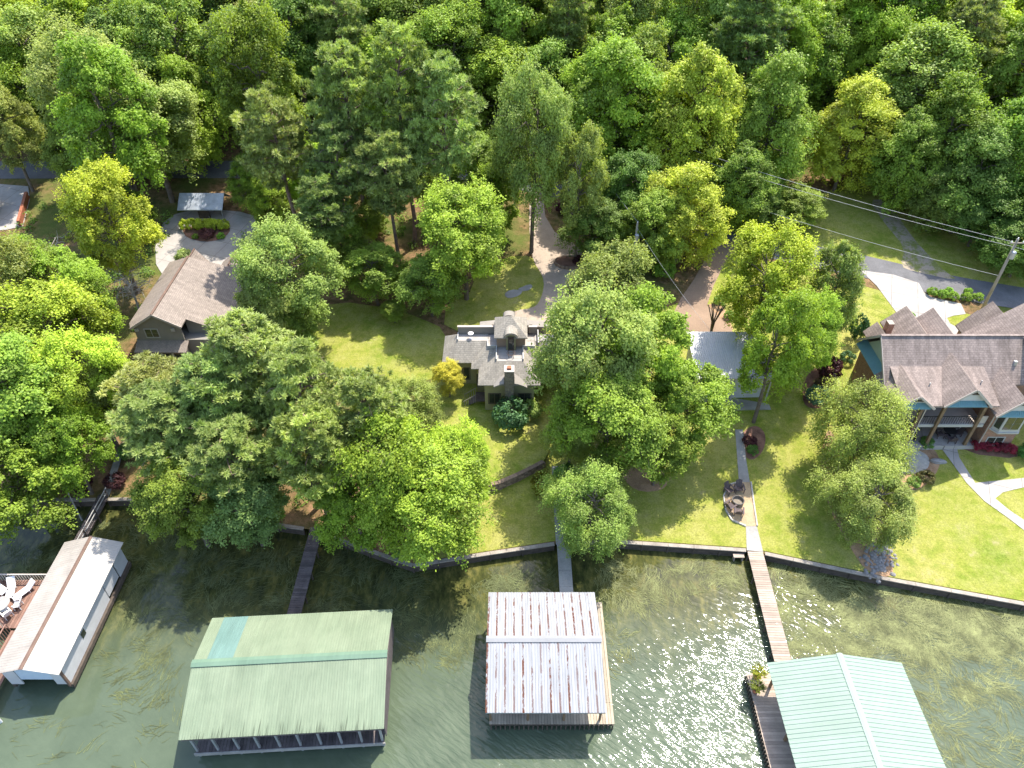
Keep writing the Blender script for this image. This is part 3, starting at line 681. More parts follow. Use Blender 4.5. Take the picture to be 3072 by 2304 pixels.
# small boat whose bow shows at the left edge
b = thing('boat', (-37.6, 23.2, 0), 'white boat bow showing at the left edge below the white boathouse', 'boat', rz=R(-80))
sec = [(-2.4, .75, .55), (-1, .8, .55), (.4, .7, .6), (1.2, .42, .66), (1.7, .05, .72)]
m = MB(); vs = []
for y, hw, h in sec: vs += [(-hw, y, h), (-hw * .7, y, -.1), (0, y, -.22), (hw * .7, y, -.1), (hw, y, h)]
fs = [(i * 5 + k, i * 5 + k + 1, i * 5 + k + 6, i * 5 + k + 5) for i in range(4) for k in range(4)] + [(0, 1, 2, 3, 4), (20, 24, 23, 22, 21)]
m.add(vs, fs).build('hull', 'plastic', b, local=True)
m = MB(); m.add([(-hw * .96, y, h - .04) for y, hw, h in sec] + [(hw * .96, y, h - .04) for y, hw, h in sec][::-1], [tuple(range(9, -1, -1))]).build('foredeck', 'white', b, local=True)

# ------------------------------------------------------------------ houses
def quad_part(name, mat, parent, pts, t=.12): return MB().slab(pts, t).build(name, mat, parent)
def window(parent, x0, x1, z0, z1, y, cols=2, rows=2, fmat='cream', face=-1):
    """framed window in a wall whose outer face is at y, looking along face*y; panes set back"""
    f = .09; yo = y + face * .05; yi = y + face * .012
    m = MB(); lo, hi = sorted((yo, yi))
    m.box(x0 - f, x0, lo, hi, z0 - f, z1 + f); m.box(x1, x1 + f, lo, hi, z0 - f, z1 + f); m.box(x0, x1, lo, hi, z1, z1 + f); m.box(x0, x1, lo, hi, z0 - f, z0)
    for i in range(1, cols): xx = x0 + (x1 - x0) * i / cols; m.box(xx - .025, xx + .025, lo, hi, z0, z1)
    wd = m.build('window', fmat, parent)
    pw, ph = (x1 - x0) / cols, (z1 - z0) / rows
    for i in range(cols):
        for k in range(rows):
            a, b = sorted((y + face * .004, y + face * .018))
            MB().box(x0 + i * pw + .03, x0 + (i + 1) * pw - .03, a, b, z0 + k * ph + .02, z0 + (k + 1) * ph - .02).build('pane', 'glass', wd)
    return wd

# --- centre house: grey shingle mansard roofs round a roof terrace, stone chimney
h = thing('house', (0, 57, 2.3), 'small house with grey shingle roofs, rooftop terrace and stone chimney', 'house')
EZ, TZ = 5.9, 7.3
def frustum(x0, x1, y0, y1, a0, a1, b0, b1, sides):
    e = {'f': [(x0, y0, EZ), (x1, y0, EZ), (a1, b0, TZ), (a0, b0, TZ)], 'l': [(x0, y1, EZ), (x0, y0, EZ), (a0, b0, TZ), (a0, b1, TZ)],
         'r': [(x1, y0, EZ), (x1, y1, EZ), (a1, b1, TZ), (a1, b0, TZ)], 'b': [(x1, y1, EZ), (x0, y1, EZ), (a0, b1, TZ), (a1, b1, TZ)]}
    for s_ in sides: quad_part('roof_slope', 'sh_cx' if s_ in 'fb' else 'sh_cy', h, e[s_], .1)
frustum(-6.92, -1.9, 56.25, 60.6, -5.4, -1.9, 58.0, 59.1, 'flb')
frustum(-4.0, 3.6, 55.3, 60.6, -2.35, 2.2, 57.0, 59.1, 'flrb')
frustum(-3.25, 2.7, 52.85, 57.6, -1.46, 1.02, 54.8, 57.1, 'flr')
frustum(1.5, 6.3, 56.25, 60.6, 1.5, 4.9, 58.0, 59.1, 'frb')
pb('terrace_floor', 'terrace', h, (-5.42, 4.95, 57.95, 59.15, 7.1, 7.24)); pb('terrace_floor', 'terrace', h, (-2.4, 2.25, 56.95, 57.94, 7.1, 7.26)); pb('terrace_floor', 'terrace', h, (-1.5, 1.05, 54.75, 56.94, 7.1, 7.28))
for i in range(4): pb('floor_seam', 'beige_roof', h, (-1.48, 1.03, 55.2 + i * .5, 55.215 + i * .5, 7.28, 7.292))
for bx in ((-1.56, -1.46, 54.85, 57.0, 7.2, 7.52), (1.02, 1.12, 54.85, 57.0, 7.2, 7.52), (-2.45, -1.57, 56.92, 57.02, 7.2, 7.5), (1.13, 2.25, 56.92, 57.02, 7.2, 7.5), (-2.45, -2.35, 57.03, 58.02, 7.2, 7.5)): pb('curb', 'white', h, bx)
pb('parapet', 'grey_wall', h, (-5.42, -1.75, 59.16, 59.34, 7.0, 8.1)); pb('coping', 'cream', h, (-5.46, -1.72, 59.12, 59.38, 8.1, 8.16))
pb('parapet', 'grey_wall', h, (1.7, 2.5, 59.16, 59.34, 7.0, 8.1)); pb('coping', 'cream', h, (1.66, 2.54, 59.12, 59.38, 8.1, 8.16)); pb('curb', 'white', h, (-5.46, -5.36, 57.98, 59.1, 7.2, 7.5)); pb('curb', 'white', h, (2.55, 2.65, 57.1, 59.3, 7.2, 7.7))
pb('wall', 'stucco', h, (-2.65, 2.15, 53.3, 57, 1.6, 5.86)); pb('wall', 'stucco', h, (-6.3, -2.66, 56.85, 60.2, 1.6, 5.86)); pb('wall', 'stucco', h, (2.16, 5.8, 56.85, 60.2, 1.6, 5.86)); pb('wall', 'stucco', h, (-3.5, -2.67, 55.8, 56.84, 1.6, 5.85))
# stair tower with pyramid roof and arched dormer
pb('tower_wall', 'tan_wall', h, (-1.5, 1.3, 57.05, 59.5, 7.2, 8.85))
TP = (-.1, 58.2, 10.15); te = [(-1.72, 56.45), (1.5, 56.45), (1.5, 59.9), (-1.72, 59.9)]
for i, mt in enumerate(('sh_cx', 'sh_cy', 'sh_cx', 'sh_cy')):
    a, b = te[i], te[(i + 1) % 4]; quad_part('tower_roof', mt, h, [(*a, 8.8), (*b, 8.8), TP], .1)
m = MB(); arc = [(-.1 + .66 * math.cos(a), 9.1 + .5 * math.sin(a)) for a in np.linspace(0, math.pi, 13)]
inner = [(-.1 + .5 * math.cos(a), 9.0 + .36 * math.sin(a)) for a in np.linspace(0, math.pi, 13)]
for i in range(12):
    m.slab([(arc[i][0], 56.15, arc[i][1]), (arc[i + 1][0], 56.15, arc[i + 1][1]), (arc[i + 1][0], 57.9, arc[i + 1][1]), (arc[i][0], 57.9, arc[i][1])][::-1], .09)
m.build('dormer_roof', 'sh_cx', h)
m = MB()
for i in range(12): m.slab([(arc[i][0], 56.22, arc[i][1] - .05), (arc[i + 1][0], 56.22, arc[i + 1][1] - .05), (inner[i + 1][0], 56.22, inner[i + 1][1]), (inner[i][0], 56.22, inner[i][1])][::-1], 0, (0, .1, 0))
m.build('dormer_trim', 'cream', h)
pb('dormer_wall', 'stucco', h, (-.56, .36, 56.5, 57.04, 7.25, 9.25))
dr = pb('door', 'wood_dark', h, (-.4, .2, 56.43, 56.49, 7.3, 8.95)); pb('pane', 'glass', dr, (-.3, .1, 56.4, 56.425, 7.5, 8.8)); pb('handle', 'grey_metal', dr, (.11, .14, 56.37, 56.428, 8.0, 8.2))
# rear entrance roofs
MB().slab([(-1.75, 59.95, 7.75), (1.75, 59.95, 7.75), (1.75, 61.3, 7.45), (-1.75, 61.3, 7.45)], .15).build('rear_roof', 'beige_roof', h)
pb('rear_wall', 'grey_wall', h, (-3.2, 3.5, 60.62, 61.5, 2.5, 6.95))
m = MB(); aa = np.linspace(-1, 1, 13)
for i in range(12): m.slab([(-.3 + aa[i] * .62, 61.2, 7.65 + .45 * math.sqrt(max(0, 1 - aa[i] ** 2))), (-.3 + aa[i + 1] * .62, 61.2, 7.65 + .45 * math.sqrt(max(0, 1 - aa[i + 1] ** 2))), (-.3 + aa[i + 1] * .62, 62.3, 7.5 + .4 * math.sqrt(max(0, 1 - aa[i + 1] ** 2))), (-.3 + aa[i] * .62, 62.3, 7.5 + .4 * math.sqrt(max(0, 1 - aa[i] ** 2)))], .1)
m.build('arched_porch_roof', 'beige_roof', h)
MB().slab([(-3.3, 60.3, 7.25), (-1.76, 60.3, 7.4), (-1.76, 61.6, 7.2), (-3.3, 61.6, 7.0)], .15).build('rear_roof', 'beige_roof', h); MB().slab([(1.76, 60.3, 7.4), (3.6, 60.3, 7.25), (3.6, 61.6, 7.0), (1.76, 61.6, 7.2)], .15).build('rear_roof', 'beige_roof', h)
for x in (-1.9, 1.9): pb('rear_pier', 'wood_dark', h, (x - .15, x + .15, 60.1, 60.29, 6.8, 7.6))
# stone chimney
ch = pb('chimney', 'mortar', h, (-.66, .14, 52.75, 53.55, 1.6, 7.62))
pb('chimney_base', 'mortar', h, (-1.0, .5, 52.7, 53.28, 1.6, 3.3))
m = MB()
def stones_face(m, x0, x1, y, z0, z1):
    z = z0
    while z < z1 - .05:
        hh = random.uniform(.14, .24); x = x0
        while x < x1 - .04:
            ww = min(random.uniform(.16, .36), x1 - x); dd = random.uniform(.02, .07)
            m.box(x + .012, x + ww - .012, y - dd, y + .02, z + .012, min(z + hh, z1) - .012); x += ww
        z += hh
stones_face(m, -.66, .14, 52.75, 3.3, 7.55); stones_face(m, -1.0, .5, 52.7, 1.8, 3.3)
for s_ in (-1, 1):
    z = 5.0
    while z < 7.5:
        hh = random.uniform(.15, .24); y = 52.76
        while y < 53.5:
            ww = random.uniform(.18, .34); x = -.66 if s_ < 0 else .14
            m.box(min(x, x + s_ * .05), max(x, x + s_ * .05), y + .01, min(y + ww, 53.55) - .01, z + .01, min(z + hh, 7.58) - .01); y += ww
        z += hh
tag(m.build('chimney_stones', 'stone', ch), kind='stuff')
m = MB(); m.box(-.74, .22, 52.66, 53.64, 7.62, 7.74); m.build('chimney_cap', 'cream', ch); pb('flue', 'terracotta', ch, (-.46, -.06, 52.95, 53.35, 7.74, 7.92))
# eyebrow arch over the front eave either side of the chimney
for s0, s1 in ((-1.75, -.76), (.24, 1.45)):
    m = MB(); nseg = 8
    for i in range(nseg):
        xa, xb = s0 + (s1 - s0) * i / nseg, s0 + (s1 - s0) * (i + 1) / nseg
        zf = lambda x: 5.75 + .62 * max(0, 1 - ((x + .2) / 1.75) ** 2)
        m.slab([(xa, 52.6, zf(xa)), (xb, 52.6, zf(xb)), (xb, 53.9, zf(xb) + .25), (xa, 53.9, zf(xa) + .25)], .12)
    m.build('eyebrow_roof', 'beige_roof', h)
window(h, -2.25, -1.15, 3.2, 4.4, 53.3, 2, 1, 'wood_dark'); window(h, .65, 1.8, 3.2, 4.4, 53.3, 2, 1, 'wood_dark')
window(h, -5.9, -5.2, 3.5, 4.7, 56.85, 1, 1, 'wood_dark'); window(h, -4.9, -4.3, 3.3, 4.7, 56.85, 1, 1, 'wood_dark'); window(h, -3.45, -2.8, 3.3, 4.7, 55.8, 1, 1, 'wood_dark')
st = pb('landing', 'wood_dark', h, (-3.6, -2.66, 53.8, 55.2, 2.9, 3.0))
for i in range(5): pb('step', 'dark_deck', h, (-3.62 - (i + 1) * .24, -3.62 - i * .24, 53.9, 54.9, 2.72 - i * .17, 2.78 - i * .17))
for y in (53.88, 54.92):
    MB().beam((-4.8, y, 2.85), (-3.6, y, 3.75), .05, .06).build('handrail', 'grey_wall', h)
    for i in range(6): MB().box(-4.75 + i * .22, -4.71 + i * .22, y - .02, y + .02, 2.2 + i * .1, 2.9 + i * .165).build('baluster', 'grey_wall', h)
for x, y, l in ((-4.1, 58.45, 'white round table on the left roof terrace of the centre house'),):
    t = thing('bistro_table', (x, y, 7.24), l, 'table'); MB().lathe((0, 0, .62), [(.28, 0), (.28, .03)], 18).build('tabletop', 'plastic', t, local=True); MB().tube([(0, 0, 0), (0, 0, .62)], .03, 8).build('pedestal', 'plastic', t, local=True); MB().lathe((0, 0, 0), [(.16, 0), (.15, .03)], 12).build('base', 'plastic', t, local=True)
t = thing('bistro_chair', (-.1, 55.5, 7.28), 'round wire chair on the front roof terrace of the centre house', 'chair')
m = MB()
for k in range(20): a, b = 2 * math.pi * k / 20, 2 * math.pi * (k + 1) / 20; m.beam((.4 * math.cos(a), .4 * math.sin(a), .45), (.4 * math.cos(b), .4 * math.sin(b), .45), .035, .035)
m.build('seat_ring', 'ridge_brown', t, local=True)
for k in range(4): a = math.pi / 4 + math.pi / 2 * k; MB().tube([(.36 * math.cos(a), .36 * math.sin(a), .45), (.3 * math.cos(a), .3 * math.sin(a), 0)], .02, 6).build('leg', 'ridge_brown', t, local=True)
MB().box(-.3, .3, -.02, .02, .45, .48).build('seat_bar', 'ridge_brown', t, local=True)

# --- left house: long taupe shingle roof, gable wall with window
h = thing('house', (-36.5, 67, 3), 'house with long taupe shingle roof and grey gable end', 'house')
RX, RZ = -36.7, 8.3
quad_part('roof_slope', 'sh_ly', h, [(-40.1, 74.3, 6.3), (-40.1, 62.3, 6.3), (-39.4, 61.0, 6.6), (RX, 61.0, RZ), (RX, 72.2, RZ)], .14)
quad_part('roof_slope', 'sh_ly', h, [(RX, 61.0, RZ), (-34.1, 61.0, 6.75), (-34.1, 62.4, 6.75), (-30.2, 62.6, 4.75), (-30.2, 74.4, 4.75), (RX, 72.2, RZ)], .14)
quad_part('roof_slope', 'sh_lx', h, [(-30.2, 74.4, 4.75), (-40.1, 74.3, 6.3), (RX, 72.2, RZ)], .14)
pb('ridge_cap', 'ridge_brown', h, (RX - .12, RX + .12, 61.0, 72.3, RZ - .02, RZ + .06))
MB().slab([(-39.1, 61.35, 4.4), (-34.4, 61.35, 4.4), (-34.4, 61.35, 6.75), (RX, 61.35, 8.12), (-39.1, 61.35, 6.7)], 0, (0, .15, 0)).build('gable_wall', 'grey_wall', h)
for a, b in (((-39.4, 60.96, 6.52), (RX, 60.96, 8.22)), ((RX, 60.96, 8.22), (-34.1, 60.96, 6.66))): MB().beam(a, b, .05, .24).build('bargeboard', 'cream', h)
pb('wall', 'grey_wall', h, (-39.6, -31.0, 61.55, 73.6, 2.2, 4.7)); pb('upper_wall', 'grey_wall', h, (-39.4, -35.5, 61.52, 73.4, 4.7, 6.4))
MB().slab([(-34.4, 62.7, 4.6), (-30.5, 62.7, 4.6), (-30.5, 62.7, 4.78), (-34.4, 62.7, 6.78)], 0, (0, .15, 0)).build('side_gable_wall', 'grey_wall', h)
window(h, -38.2, -36.9, 5.2, 6.2, 61.35, 2, 2, 'white')
for x in (-39.0, -35.2): pb('flood_light', 'white', h, (x - .2, x + .2, 61.2, 61.33, 6.0, 6.35))
quad_part('sunroom_roof', 'sh_lx', h, [(-39.4, 60.0, 4.2), (-34.0, 60.0, 4.2), (-34.0, 61.34, 4.75), (-39.4, 61.34, 4.75)], .12)
pb('sunroom', 'grey_wall', h, (-39.2, -34.3, 60.4, 61.34, 2.0, 4.1))
for i in range(4): window(h, -39.0 + i * 1.15, -38.05 + i * 1.15, 2.8, 3.9, 60.4, 1, 1, 'white')
# rear garage gables
for x0, x1, yb, zz, ze in ((-39.0, -36.2, 76.2, 7.0, 5.1), (-35.0, -31.2, 77.0, 6.25, 4.75)):
    xm = (x0 + x1) / 2
    quad_part('rear_gable_roof', 'sh_ly', h, [(x0, yb, ze), (x0, 69, ze), (xm, 69, zz), (xm, yb, zz)], .12); quad_part('rear_gable_roof', 'sh_ly', h, [(xm, yb, zz), (xm, 69, zz), (x1, 69, ze), (x1, yb, ze)], .12)
    pb('ridge_cap', 'ridge_brown', h, (xm - .08, xm + .08, 73.2, yb, zz - .02, zz + .05)); pb('rear_wall', 'grey_wall', h, (x0 + .3, x1 - .3, 73.65, yb - .3, 3, ze - .05))

# --- garden shed behind the hedge
h = thing('shed', (-40.3, 87.5, 5), 'garage shed with shiny old metal roof behind the yellow hedge', 'shed')
g0 = 4.7
pb('wall', 'white_wall', h, (-42.6, -37.7, 86.9, 89.4, g0 - .5, 6.9)); quad_part('roof_slope', 'shed_roof', h, [(-43.2, 86.3, 6.75), (-37.4, 86.3, 6.75), (-37.4, 88.3, 8.1), (-43.2, 88.3, 8.1)], .1); quad_part('roof_slope', 'shed_roof', h, [(-43.2, 88.3, 8.1), (-37.4, 88.3, 8.1), (-37.4, 90.2, 6.75), (-43.2, 90.2, 6.75)], .1)
for i in range(19): pb('roof_rib', 'shed_roof', h, (-43.15 + i * .315, -43.11 + i * .315, 86.31, 88.2, 0, .03)); o = h.children[-1]; [setattr(v.co, 'z', v.co.z + 6.76 + (v.co.y + 87.5 - 86.3) * .675 + 0) for v in o.data.vertices]
dr = pb('door', 'wood_dark', h, (-40.9, -39.4, 86.84, 86.89, g0, 6.3)); pb('handle', 'grey_metal', dr, (-39.6, -39.55, 86.8, 86.838, 5.3, 5.6))
MB().tube([(-37.75, 86.5, 6.7), (-37.75, 86.8, 6.4), (-37.75, 86.82, g0)], .05, 6).build('downspout', 'white', h)

# --- building with bright metal roof, half hidden
h = thing('outbuilding', (21.8, 57.5, 2.6), 'low building with bright white metal roof, half hidden by trees', 'building')
N = 12; wp = 7.6 / N
lf = corr_panel(wp - .004, 6.6, 5.6, 6.3, 3, .03).build('roof_panel', 'metal_roof', h, local=True)
for i in range(N): o = lf if i == 0 else inst(lf, h); o.location = (18.0 + wp * (i + .5) - 21.8, 54.2 - 57.5, -2.6 + random.uniform(0, .01))
pb('wall', 'white_wall', h, (18.4, 25.2, 54.9, 60.4, 1.8, 5.55)); pb('fascia', 'cream', h, (18.0, 25.6, 54.14, 54.2, 5.4, 5.6)); window(h, 20, 21.4, 3.4, 4.6, 54.9, 2, 1, 'white')
pb('porch_slab', 'old_concrete', h, (18.2, 25.6, 53.2, 54.88, 1.9, 2.45))
for x in (18.4, 21.8, 25.3): MB().box(x - .06, x + .06, 54.3, 54.42, 2.45, 5.5).build('post', 'white', h)

# --- right house: brick, brown shingle roofs, three front gables
h = thing('house', (40, 54, 2.8), 'large brick house with brown shingle roof and three front gables', 'house')
E0, RZ = 8.0, 11.0
quad_part('roof_slope', 'sh_rx', h, [(34.0, 50.6, 7.95), (47.5, 50.6, 7.95), (47.5, 54.0, RZ), (34.0, 54.0, RZ)], .14)
quad_part('roof_slope', 'sh_rx', h, [(47.5, 57.4, 7.95), (34.0, 57.4, 7.95), (34.0, 54.0, RZ), (47.5, 54.0, RZ)], .14)
pb('ridge_cap', 'sh_rx', h, (33.98, 47.5, 53.86, 54.14, RZ - .02, RZ + .05))
pb('wall', 'brick', h, (34.7, 47.2, 51.0, 57.0, 1.8, 7.9))
MB().slab([(34.66, 51.1, 7.9), (34.66, 54, 10.6), (34.66, 56.9, 7.9)], 0, (.1, 0, 0)).build('gable_siding', 'sage', h)
for a, b in (((33.97, 50.6, 7.87), (33.97, 54, 10.92)), ((33.97, 54, 10.92), (33.97, 57.4, 7.87))): MB().beam(a, b, .05, .22).build('bargeboard', 'cream', h)
MB().slab([(33.9, 57.2, 7.55), (33.9, 50.7, 7.55), (34.65, 50.7, 8.25), (34.65, 57.2, 8.25)], .06).build('pent_roof', 'teal', h)
# low roof between the gables
quad_part('roof_slope', 'sh_rx', h, [(34.6, 47.8, 7.85), (43.2, 47.8, 7.85), (43.2, 52.0, 9.12), (34.6, 52.0, 9.12)], .12)
def gable(xc, hw, zr, ze, yf, ys, deep=.4, truss=True):
    for s_, nm in ((-1, 'l'), (1, 'r')):
        pts = [(xc, yf, zr), (xc, ys, zr), (xc + s_ * hw, ys, ze), (xc + s_ * hw, yf, ze)]
        quad_part('gable_roof', 'sh_ry', h, pts if s_ < 0 else pts[::-1], .12)
        MB().beam((xc + s_ * .02, yf - .03, zr - .06), (xc + s_ * hw, yf - .03, ze - .06), .06, .2).build('bargeboard', 'cream', h)
    k = (zr - ze) / hw
    MB().slab([(xc - hw * .9, yf + deep, ze), (xc + hw * .9, yf + deep, ze), (xc, yf + deep, zr - .1)], 0, (0, .1, 0)).build('gable_siding', 'white_wall', h)
    nb = max(5, int(hw * 2 / .22))
    MB().slab([(xc - hw * .86, yf + .08, ze - .1), (xc + hw * .86, yf + .08, ze - .1), (xc + hw * .7, yf + deep - .01, ze + .36), (xc - hw * .7, yf + deep - .01, ze + .36)], .05).build('pent_roof', 'teal', h)
    for i in range(nb):
        x = xc - hw * .68 + hw * 1.36 * i / (nb - 1); MB().beam((x, yf + .1, ze - .07), (x, yf + deep - .02, ze + .385), .03, .03).build('pent_rib', 'teal', h)
    if truss:
        zb = zr - .62
        MB().beam((xc - .5 / k * .9 * 1.0, yf + .1, zb), (xc + .5 / k * .9, yf + .1, zb), .07, .09).build('truss_tie', 'wood_dark', h)
        for a in (-.4, 0, .4): MB().beam((xc, yf + .1, zb), (xc + a, yf + .1, zb + .42 - abs(a) * .45), .06, .06).build('truss_strut', 'wood_dark', h)
gable(40.25, 2.1, 9.95, 7.95, 47.6, 53.1); gable(35.6, 1.75, 9.2, 7.75, 47.55, 52.3); gable(44.75, 1.85, 9.05, 7.1, 47.2, 52.0)
# two storey porch
for i, (x, nm) in enumerate(((36.6, 0), (38.6, 0), (42.2, 0))):
    MB().box(x - .13, x + .13, 47.95, 48.21, 2.3, 7.75).build('post', 'post_wood', h)
    MB().box(x - .05 + .35, x + .05 + .35, 48.0, 48.1, 2.3, 7.75).build('post_trim', 'cream', h) if i == 0 else None
pb('porch_beam', 'cream', h, (36.4, 43.1, 47.95, 48.15, 7.55, 7.74))
pb('balcony_slab', 'cream', h, (36.4, 43.0, 48.22, 50.98, 5.05, 5.25)); pb('balcony_beam', 'white', h, (36.4, 43.0, 48.12, 48.21, 4.95, 5.28))
for i in range(26): MB().box(37 + i * .22, 37.03 + i * .22, 48.26, 48.29, 5.25, 6.1).build('baluster', 'black', h)
pb('handrail', 'black', h, (36.7, 43.0, 48.24, 48.31, 6.1, 6.16)); pb('balcony_panel', 'cream', h, (42.35, 43.1, 48.22, 48.3, 5.3, 6.2))
pb('patio', 'concrete', h, (36.3, 43.2, 47.9, 50.98, 1.6, 2.72))
for x0, x1, z0, z1 in ((39.2, 40.4, 2.8, 4.7), (40.9, 42.1, 2.8, 4.7), (38.9, 41.6, 5.35, 7.3)): window(h, x0, x1, z0, z1, 51.0, 2, 1, 'white')
for i in range(9): pb('stair_tread', 'wood_dark', h, (36.9, 37.8, 48.5 + i * .25, 48.75 + i * .25, 2.85 + i * .27, 2.92 + i * .27))
for x in (36.85, 37.85): MB().beam((x, 48.5, 2.8), (x, 50.8, 5.2), .06, .2).build('stair_stringer', 'wood_dark', h)
# brick wing with bay window
pb('wing_wall', 'brick', h, (43.3, 46.4, 48.0, 51.0, 1.8, 7.15))
m = MB(); bay = [(43.7, 48.0), (44.1, 47.45), (45.9, 47.45), (46.3, 48.0)]
m.slab([(*p, 6.95) for p in bay], 0, (0, 0, -2.0)); bw = m.build('bay_window', 'white', h)
MB().slab([(x, y, 4.95) for x, y in ((43.6, 48.0), (44.05, 47.35), (45.95, 47.35), (46.4, 48.0))], .14).build('bay_sill', 'white', bw)
for i in range(2):
    for k in range(2): pb('pane', 'glass', bw, (44.28 + i * .74, 44.96 + i * .74, 47.42, 47.445, 5.3 + k * .74, 6.0 + k * .74))
for s_ in (0, 1):
    a, b = (Vector((43.76, 47.9, 0)), Vector((44.05, 47.5, 0))) if s_ == 0 else (Vector((45.95, 47.5, 0)), Vector((46.24, 47.9, 0)))
    n = (b - a).normalized(); nn = Vector((n.y, -n.x, 0))
    MB().slab([a + nn * .03 + Vector((0, 0, 5.3)), b + nn * .03 + Vector((0, 0, 5.3)), b + nn * .03 + Vector((0, 0, 6.75)), a + nn * .03 + Vector((0, 0, 6.75))], 0, tuple(-nn * .04)).build('pane', 'glass', bw)
window(h, 44.0, 45.5, 2.75, 3.75, 48.0, 2, 2, 'white')
MB().tube([(43.35, 47.9, 7.1), (43.35, 47.92, 2.2)], .05, 6).build('downspout', 'cream', h)
pb('roof_vent', 'grey_metal', h, (45.9, 46.15, 51.9, 52.15, 9.0, 9.55))
for x, y, z in ((37.6, 49.9, 8.4), (42.3, 50.1, 8.5)): MB().tube([(x, y, z), (x, y, z + .35)], .06, 8).build('vent_pipe', 'white', h)
# rear gables and the big right roof
def rgable(x0, x1, y0, y1, ze, zr):
    xm = (x0 + x1) / 2
    quad_part('rear_gable_roof', 'sh_ry', h, [(x0, y1, ze), (x0, y0, ze), (xm, y0, zr), (xm, y1, zr)], .12); quad_part('rear_gable_roof', 'sh_ry', h, [(xm, y1, zr), (xm, y0, zr), (x1, y0, ze), (x1, y1, ze)], .12)
    MB().slab([(x0 + .2, y1 - .3, ze - .1), (xm, y1 - .3, zr - .2), (x1 - .2, y1 - .3, ze - .1)], 0, (0, -.1, 0)).build('rear_gable_wall', 'sage', h); pb('rear_wall', 'brick', h, (x0 + .3, x1 - .3, 57.05, y1 - .35, 3, ze - .1))
rgable(34.9, 37.0, 55.5, 58.6, 8.0, 9.2); rgable(37.2, 41.2, 54.6, 60.2, 8.0, 9.95); rgable(39.4, 43.6, 54.6, 59.6, 8.0, 10.2)
pb('chimney', 'brick', h, (36.6, 37.15, 57.6, 58.3, 7.8, 9.6))
quad_part('roof_slope', 'sh_ry', h, [(43.8, 57.9, 7.9), (43.8, 54.5, 7.9), (48.8, 53.5, 11.9), (48.8, 57.9, 11.9)], .14); quad_part('roof_slope', 'sh_ry', h, [(48.8, 57.9, 11.9), (48.8, 50.0, 11.9), (54, 50.0, 7.9), (54, 57.9, 7.9)], .14)
quad_part('roof_slope', 'sh_rx', h, [(47.4, 50.5, 10.7), (49.5, 50.0, 11.2), (48.8, 53.6, 11.9), (47.0, 53.9, 10.9)], .14)
pb('garage_wall', 'brick', h, (44.3, 53.5, 54.5, 57.6, 3, 7.85)); MB().slab([(44.3, 57.6, 7.86), (48.8, 57.6, 11.6), (53.4, 57.6, 7.86)], 0, (0, -.1, 0)).build('rear_gable_wall', 'sage', h)
rgable(45.6, 48.6, 57.0, 61.0, 7.0, 8.9); rgable(47.9, 50.9, 57.0, 62.6, 7.0, 8.9)

# ------------------------------------------------------------------ trees: unit crowns shared by all copies
def cards_mesh(name, c, nrm, ln, wd, tint, spin):
    """leaf-sized rhombs: centres c, normals nrm, lengths, widths; per-face tint"""
    n = len(c); nrm = nrm / np.linalg.norm(nrm, axis=1)[:, None]
    a = np.cross(nrm, spin); a /= np.linalg.norm(a, axis=1)[:, None] + 1e-9; b = np.cross(nrm, a)
    a = a * ln[:, None] / 2; b = b * wd[:, None] / 2
    V = np.stack([c - a, c + b, c + a, c - b], 1).reshape(-1, 3)
    me = bpy.data.meshes.new(name); me.vertices.add(4 * n); me.vertices.foreach_set('co', V.astype(np.float32).ravel())
    me.loops.add(4 * n); me.loops.foreach_set('vertex_index', np.arange(4 * n, dtype=np.int32))
    me.polygons.add(n); me.polygons.foreach_set('loop_start', np.arange(0, 4 * n, 4, dtype=np.int32))
    at_ = me.attributes.new('tint', 'FLOAT', 'FACE'); at_.data.foreach_set('value', tint.astype(np.float32))
    me.update(calc_edges=True); me.materials.append(MAT['leaf']); return me
def rdir(r, n):
    d = r.normal(size=(n, 3)); return d / np.linalg.norm(d, axis=1)[:, None]
def limb(m, r, a, b, ra, rb, n=4, wob=.06):
    a, b = np.array(a, float), np.array(b, float); L = np.linalg.norm(b - a)
    pts = [a + (b - a) * k / n + (r.normal(size=3) * wob * L * (0 < k < n)) + np.array([0, 0, .12 * L * math.sin(math.pi * k / n)]) for k in range(n + 1)]
    m.tube(pts, [ra + (rb - ra) * k / n for k in range(n + 1)], 6, False); return pts
PROTO = {}
